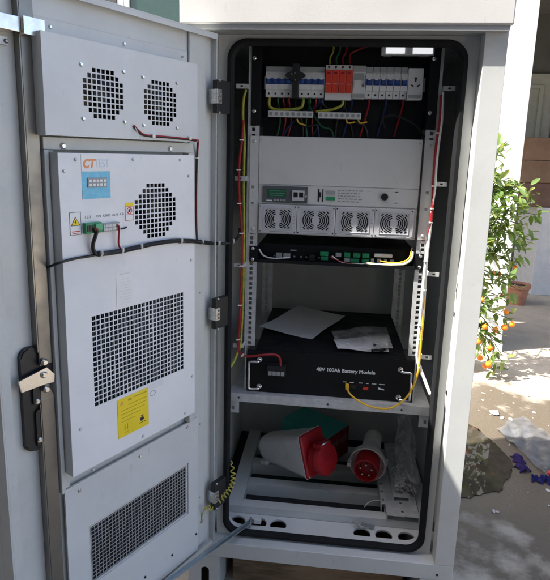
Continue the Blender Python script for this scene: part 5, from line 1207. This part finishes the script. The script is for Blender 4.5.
# --- things lying on the ground at the right
c4 = [GP(497, 432), GP(548, 480), GP(575, 455), GP(522, 418)]
def shfn(u, v):
    p = (c4[0] * (1 - u) + c4[1] * u) * (1 - v) + (c4[3] * (1 - u) + c4[2] * u) * v
    return p + Vector((.012 * math.sin(9 * v), .014 * math.sin(11 * u + 2), .010 + .009 * abs(math.sin(5 * u + 3 * v)) * (.5 + .5 * math.sin(9 * v + 2)) + .005 * math.sin(23 * u + 5 * v)))
bm = B(); sheet(bm, shfn, 40, 24, .0008); single('plastic_sheet', bm, film2, 'crumpled grey plastic sheet lying on the wet ground', 'plastic sheet', tuple(c4[0]), True)
for (pts, mt_, lb) in (([(516, 457), (519, 462), (521, 468), (526, 473)], mat('purple_cloth', (.035, .016, .12), .7), 'crumpled purple rag strip beside the plastic sheet'), ([(531, 479), (538, 480.5), (545, 480), (553, 484)], mat('blue_cloth', (.025, .022, .16), .7), 'blue-purple rag on the ground at the right edge')):
    P = smoothpath([GP(x, y) for x, y in pts], 8); rr = random.Random(len(lb)); bm = B(); rows = []
    for i, p in enumerate(P):
        d = (P[min(i + 1, len(P) - 1)] - P[max(i - 1, 0)]).normalized(); s = d.cross(Vector((0, 0, 1))); wv = .022 + .008 * math.sin(i * .9)
        rows.append([bm.verts.new(p + s * (wv * q) + Vector((0, 0, .004 + .016 * (1 - abs(q)) + .006 * math.sin(i * 1.3 + q * 5)))) for q in (-1, -.6, -.2, .2, .6, 1)])
    for a, b_ in zip(rows, rows[1:]):
        for k in range(5): bm.faces.new((a[k], a[k+1], b_[k+1], b_[k]))
    bmesh.ops.solidify(bm, geom=list(bm.faces), thickness=.002)
    single('rag', bm, mt_, lb, 'rag', tuple(P[0]), True, 'rags on the ground')
p = GP(551, 477); bm = B(); ball(bm, p + Vector((0, 0, .016)), .018, 10, (1.2, .8, .8)); single('red_scrap', bm, red_ind, 'small red scrap beside the blue rag at the right edge', 'scrap', tuple(p), True)
# pale stones and mortar crumbs scattered on the ground
rr = random.Random(33); stone = mat('pale_stone', (.42, .40, .36), .85, var=.15, scale=30, bump=.3, bscale=120)
def pebble(bm, p, r_):
    M_ = Matrix.Translation(p) @ Matrix.Rotation(rr.uniform(0, 3), 4, 'Z') @ Matrix.Diagonal((rr.uniform(.8, 1.5), rr.uniform(.6, 1.1), rr.uniform(.25, .5), 1))
    r0 = bmesh.ops.create_icosphere(bm, subdivisions=1, radius=r_, matrix=M_)
    for v in r0['verts']: v.co += Vector([rr.uniform(-.18, .18) * r_ for _ in range(3)])
    for v in r0['verts']: v.co.z = max(v.co.z, .001)
for k, (x, y, r_) in enumerate(((494.5, 414, .026), (502, 418.5, .015), (510.5, 420, .013))):
    bm = B(); pp = GP(x, y); pebble(bm, pp + Vector((0, 0, r_ * .3)), r_); single('stone', bm, stone, ('largest pale stone on the wet ground right of the cabinet', 'small pale stone between two others on the wet ground', 'rightmost of three pale stones on the wet ground')[k], 'stone', tuple(pp), True, 'stones on the wet ground')
bm = B()
for k in range(420):
    x = rr.uniform(.55, 2.4); y = rr.uniform(.5, 2.6)
    if (x - .66) ** 2 / .05 + (y - .93) ** 2 / .14 < 1: continue
    pebble(bm, Vector((x, y, .002)), rr.choice((.003, .004, .005, .007, .010)))
single('gravel_crumbs', bm, stone, 'loose pale crumbs scattered over the ground', 'gravel', (1, 1, 0), True, kind='stuff')
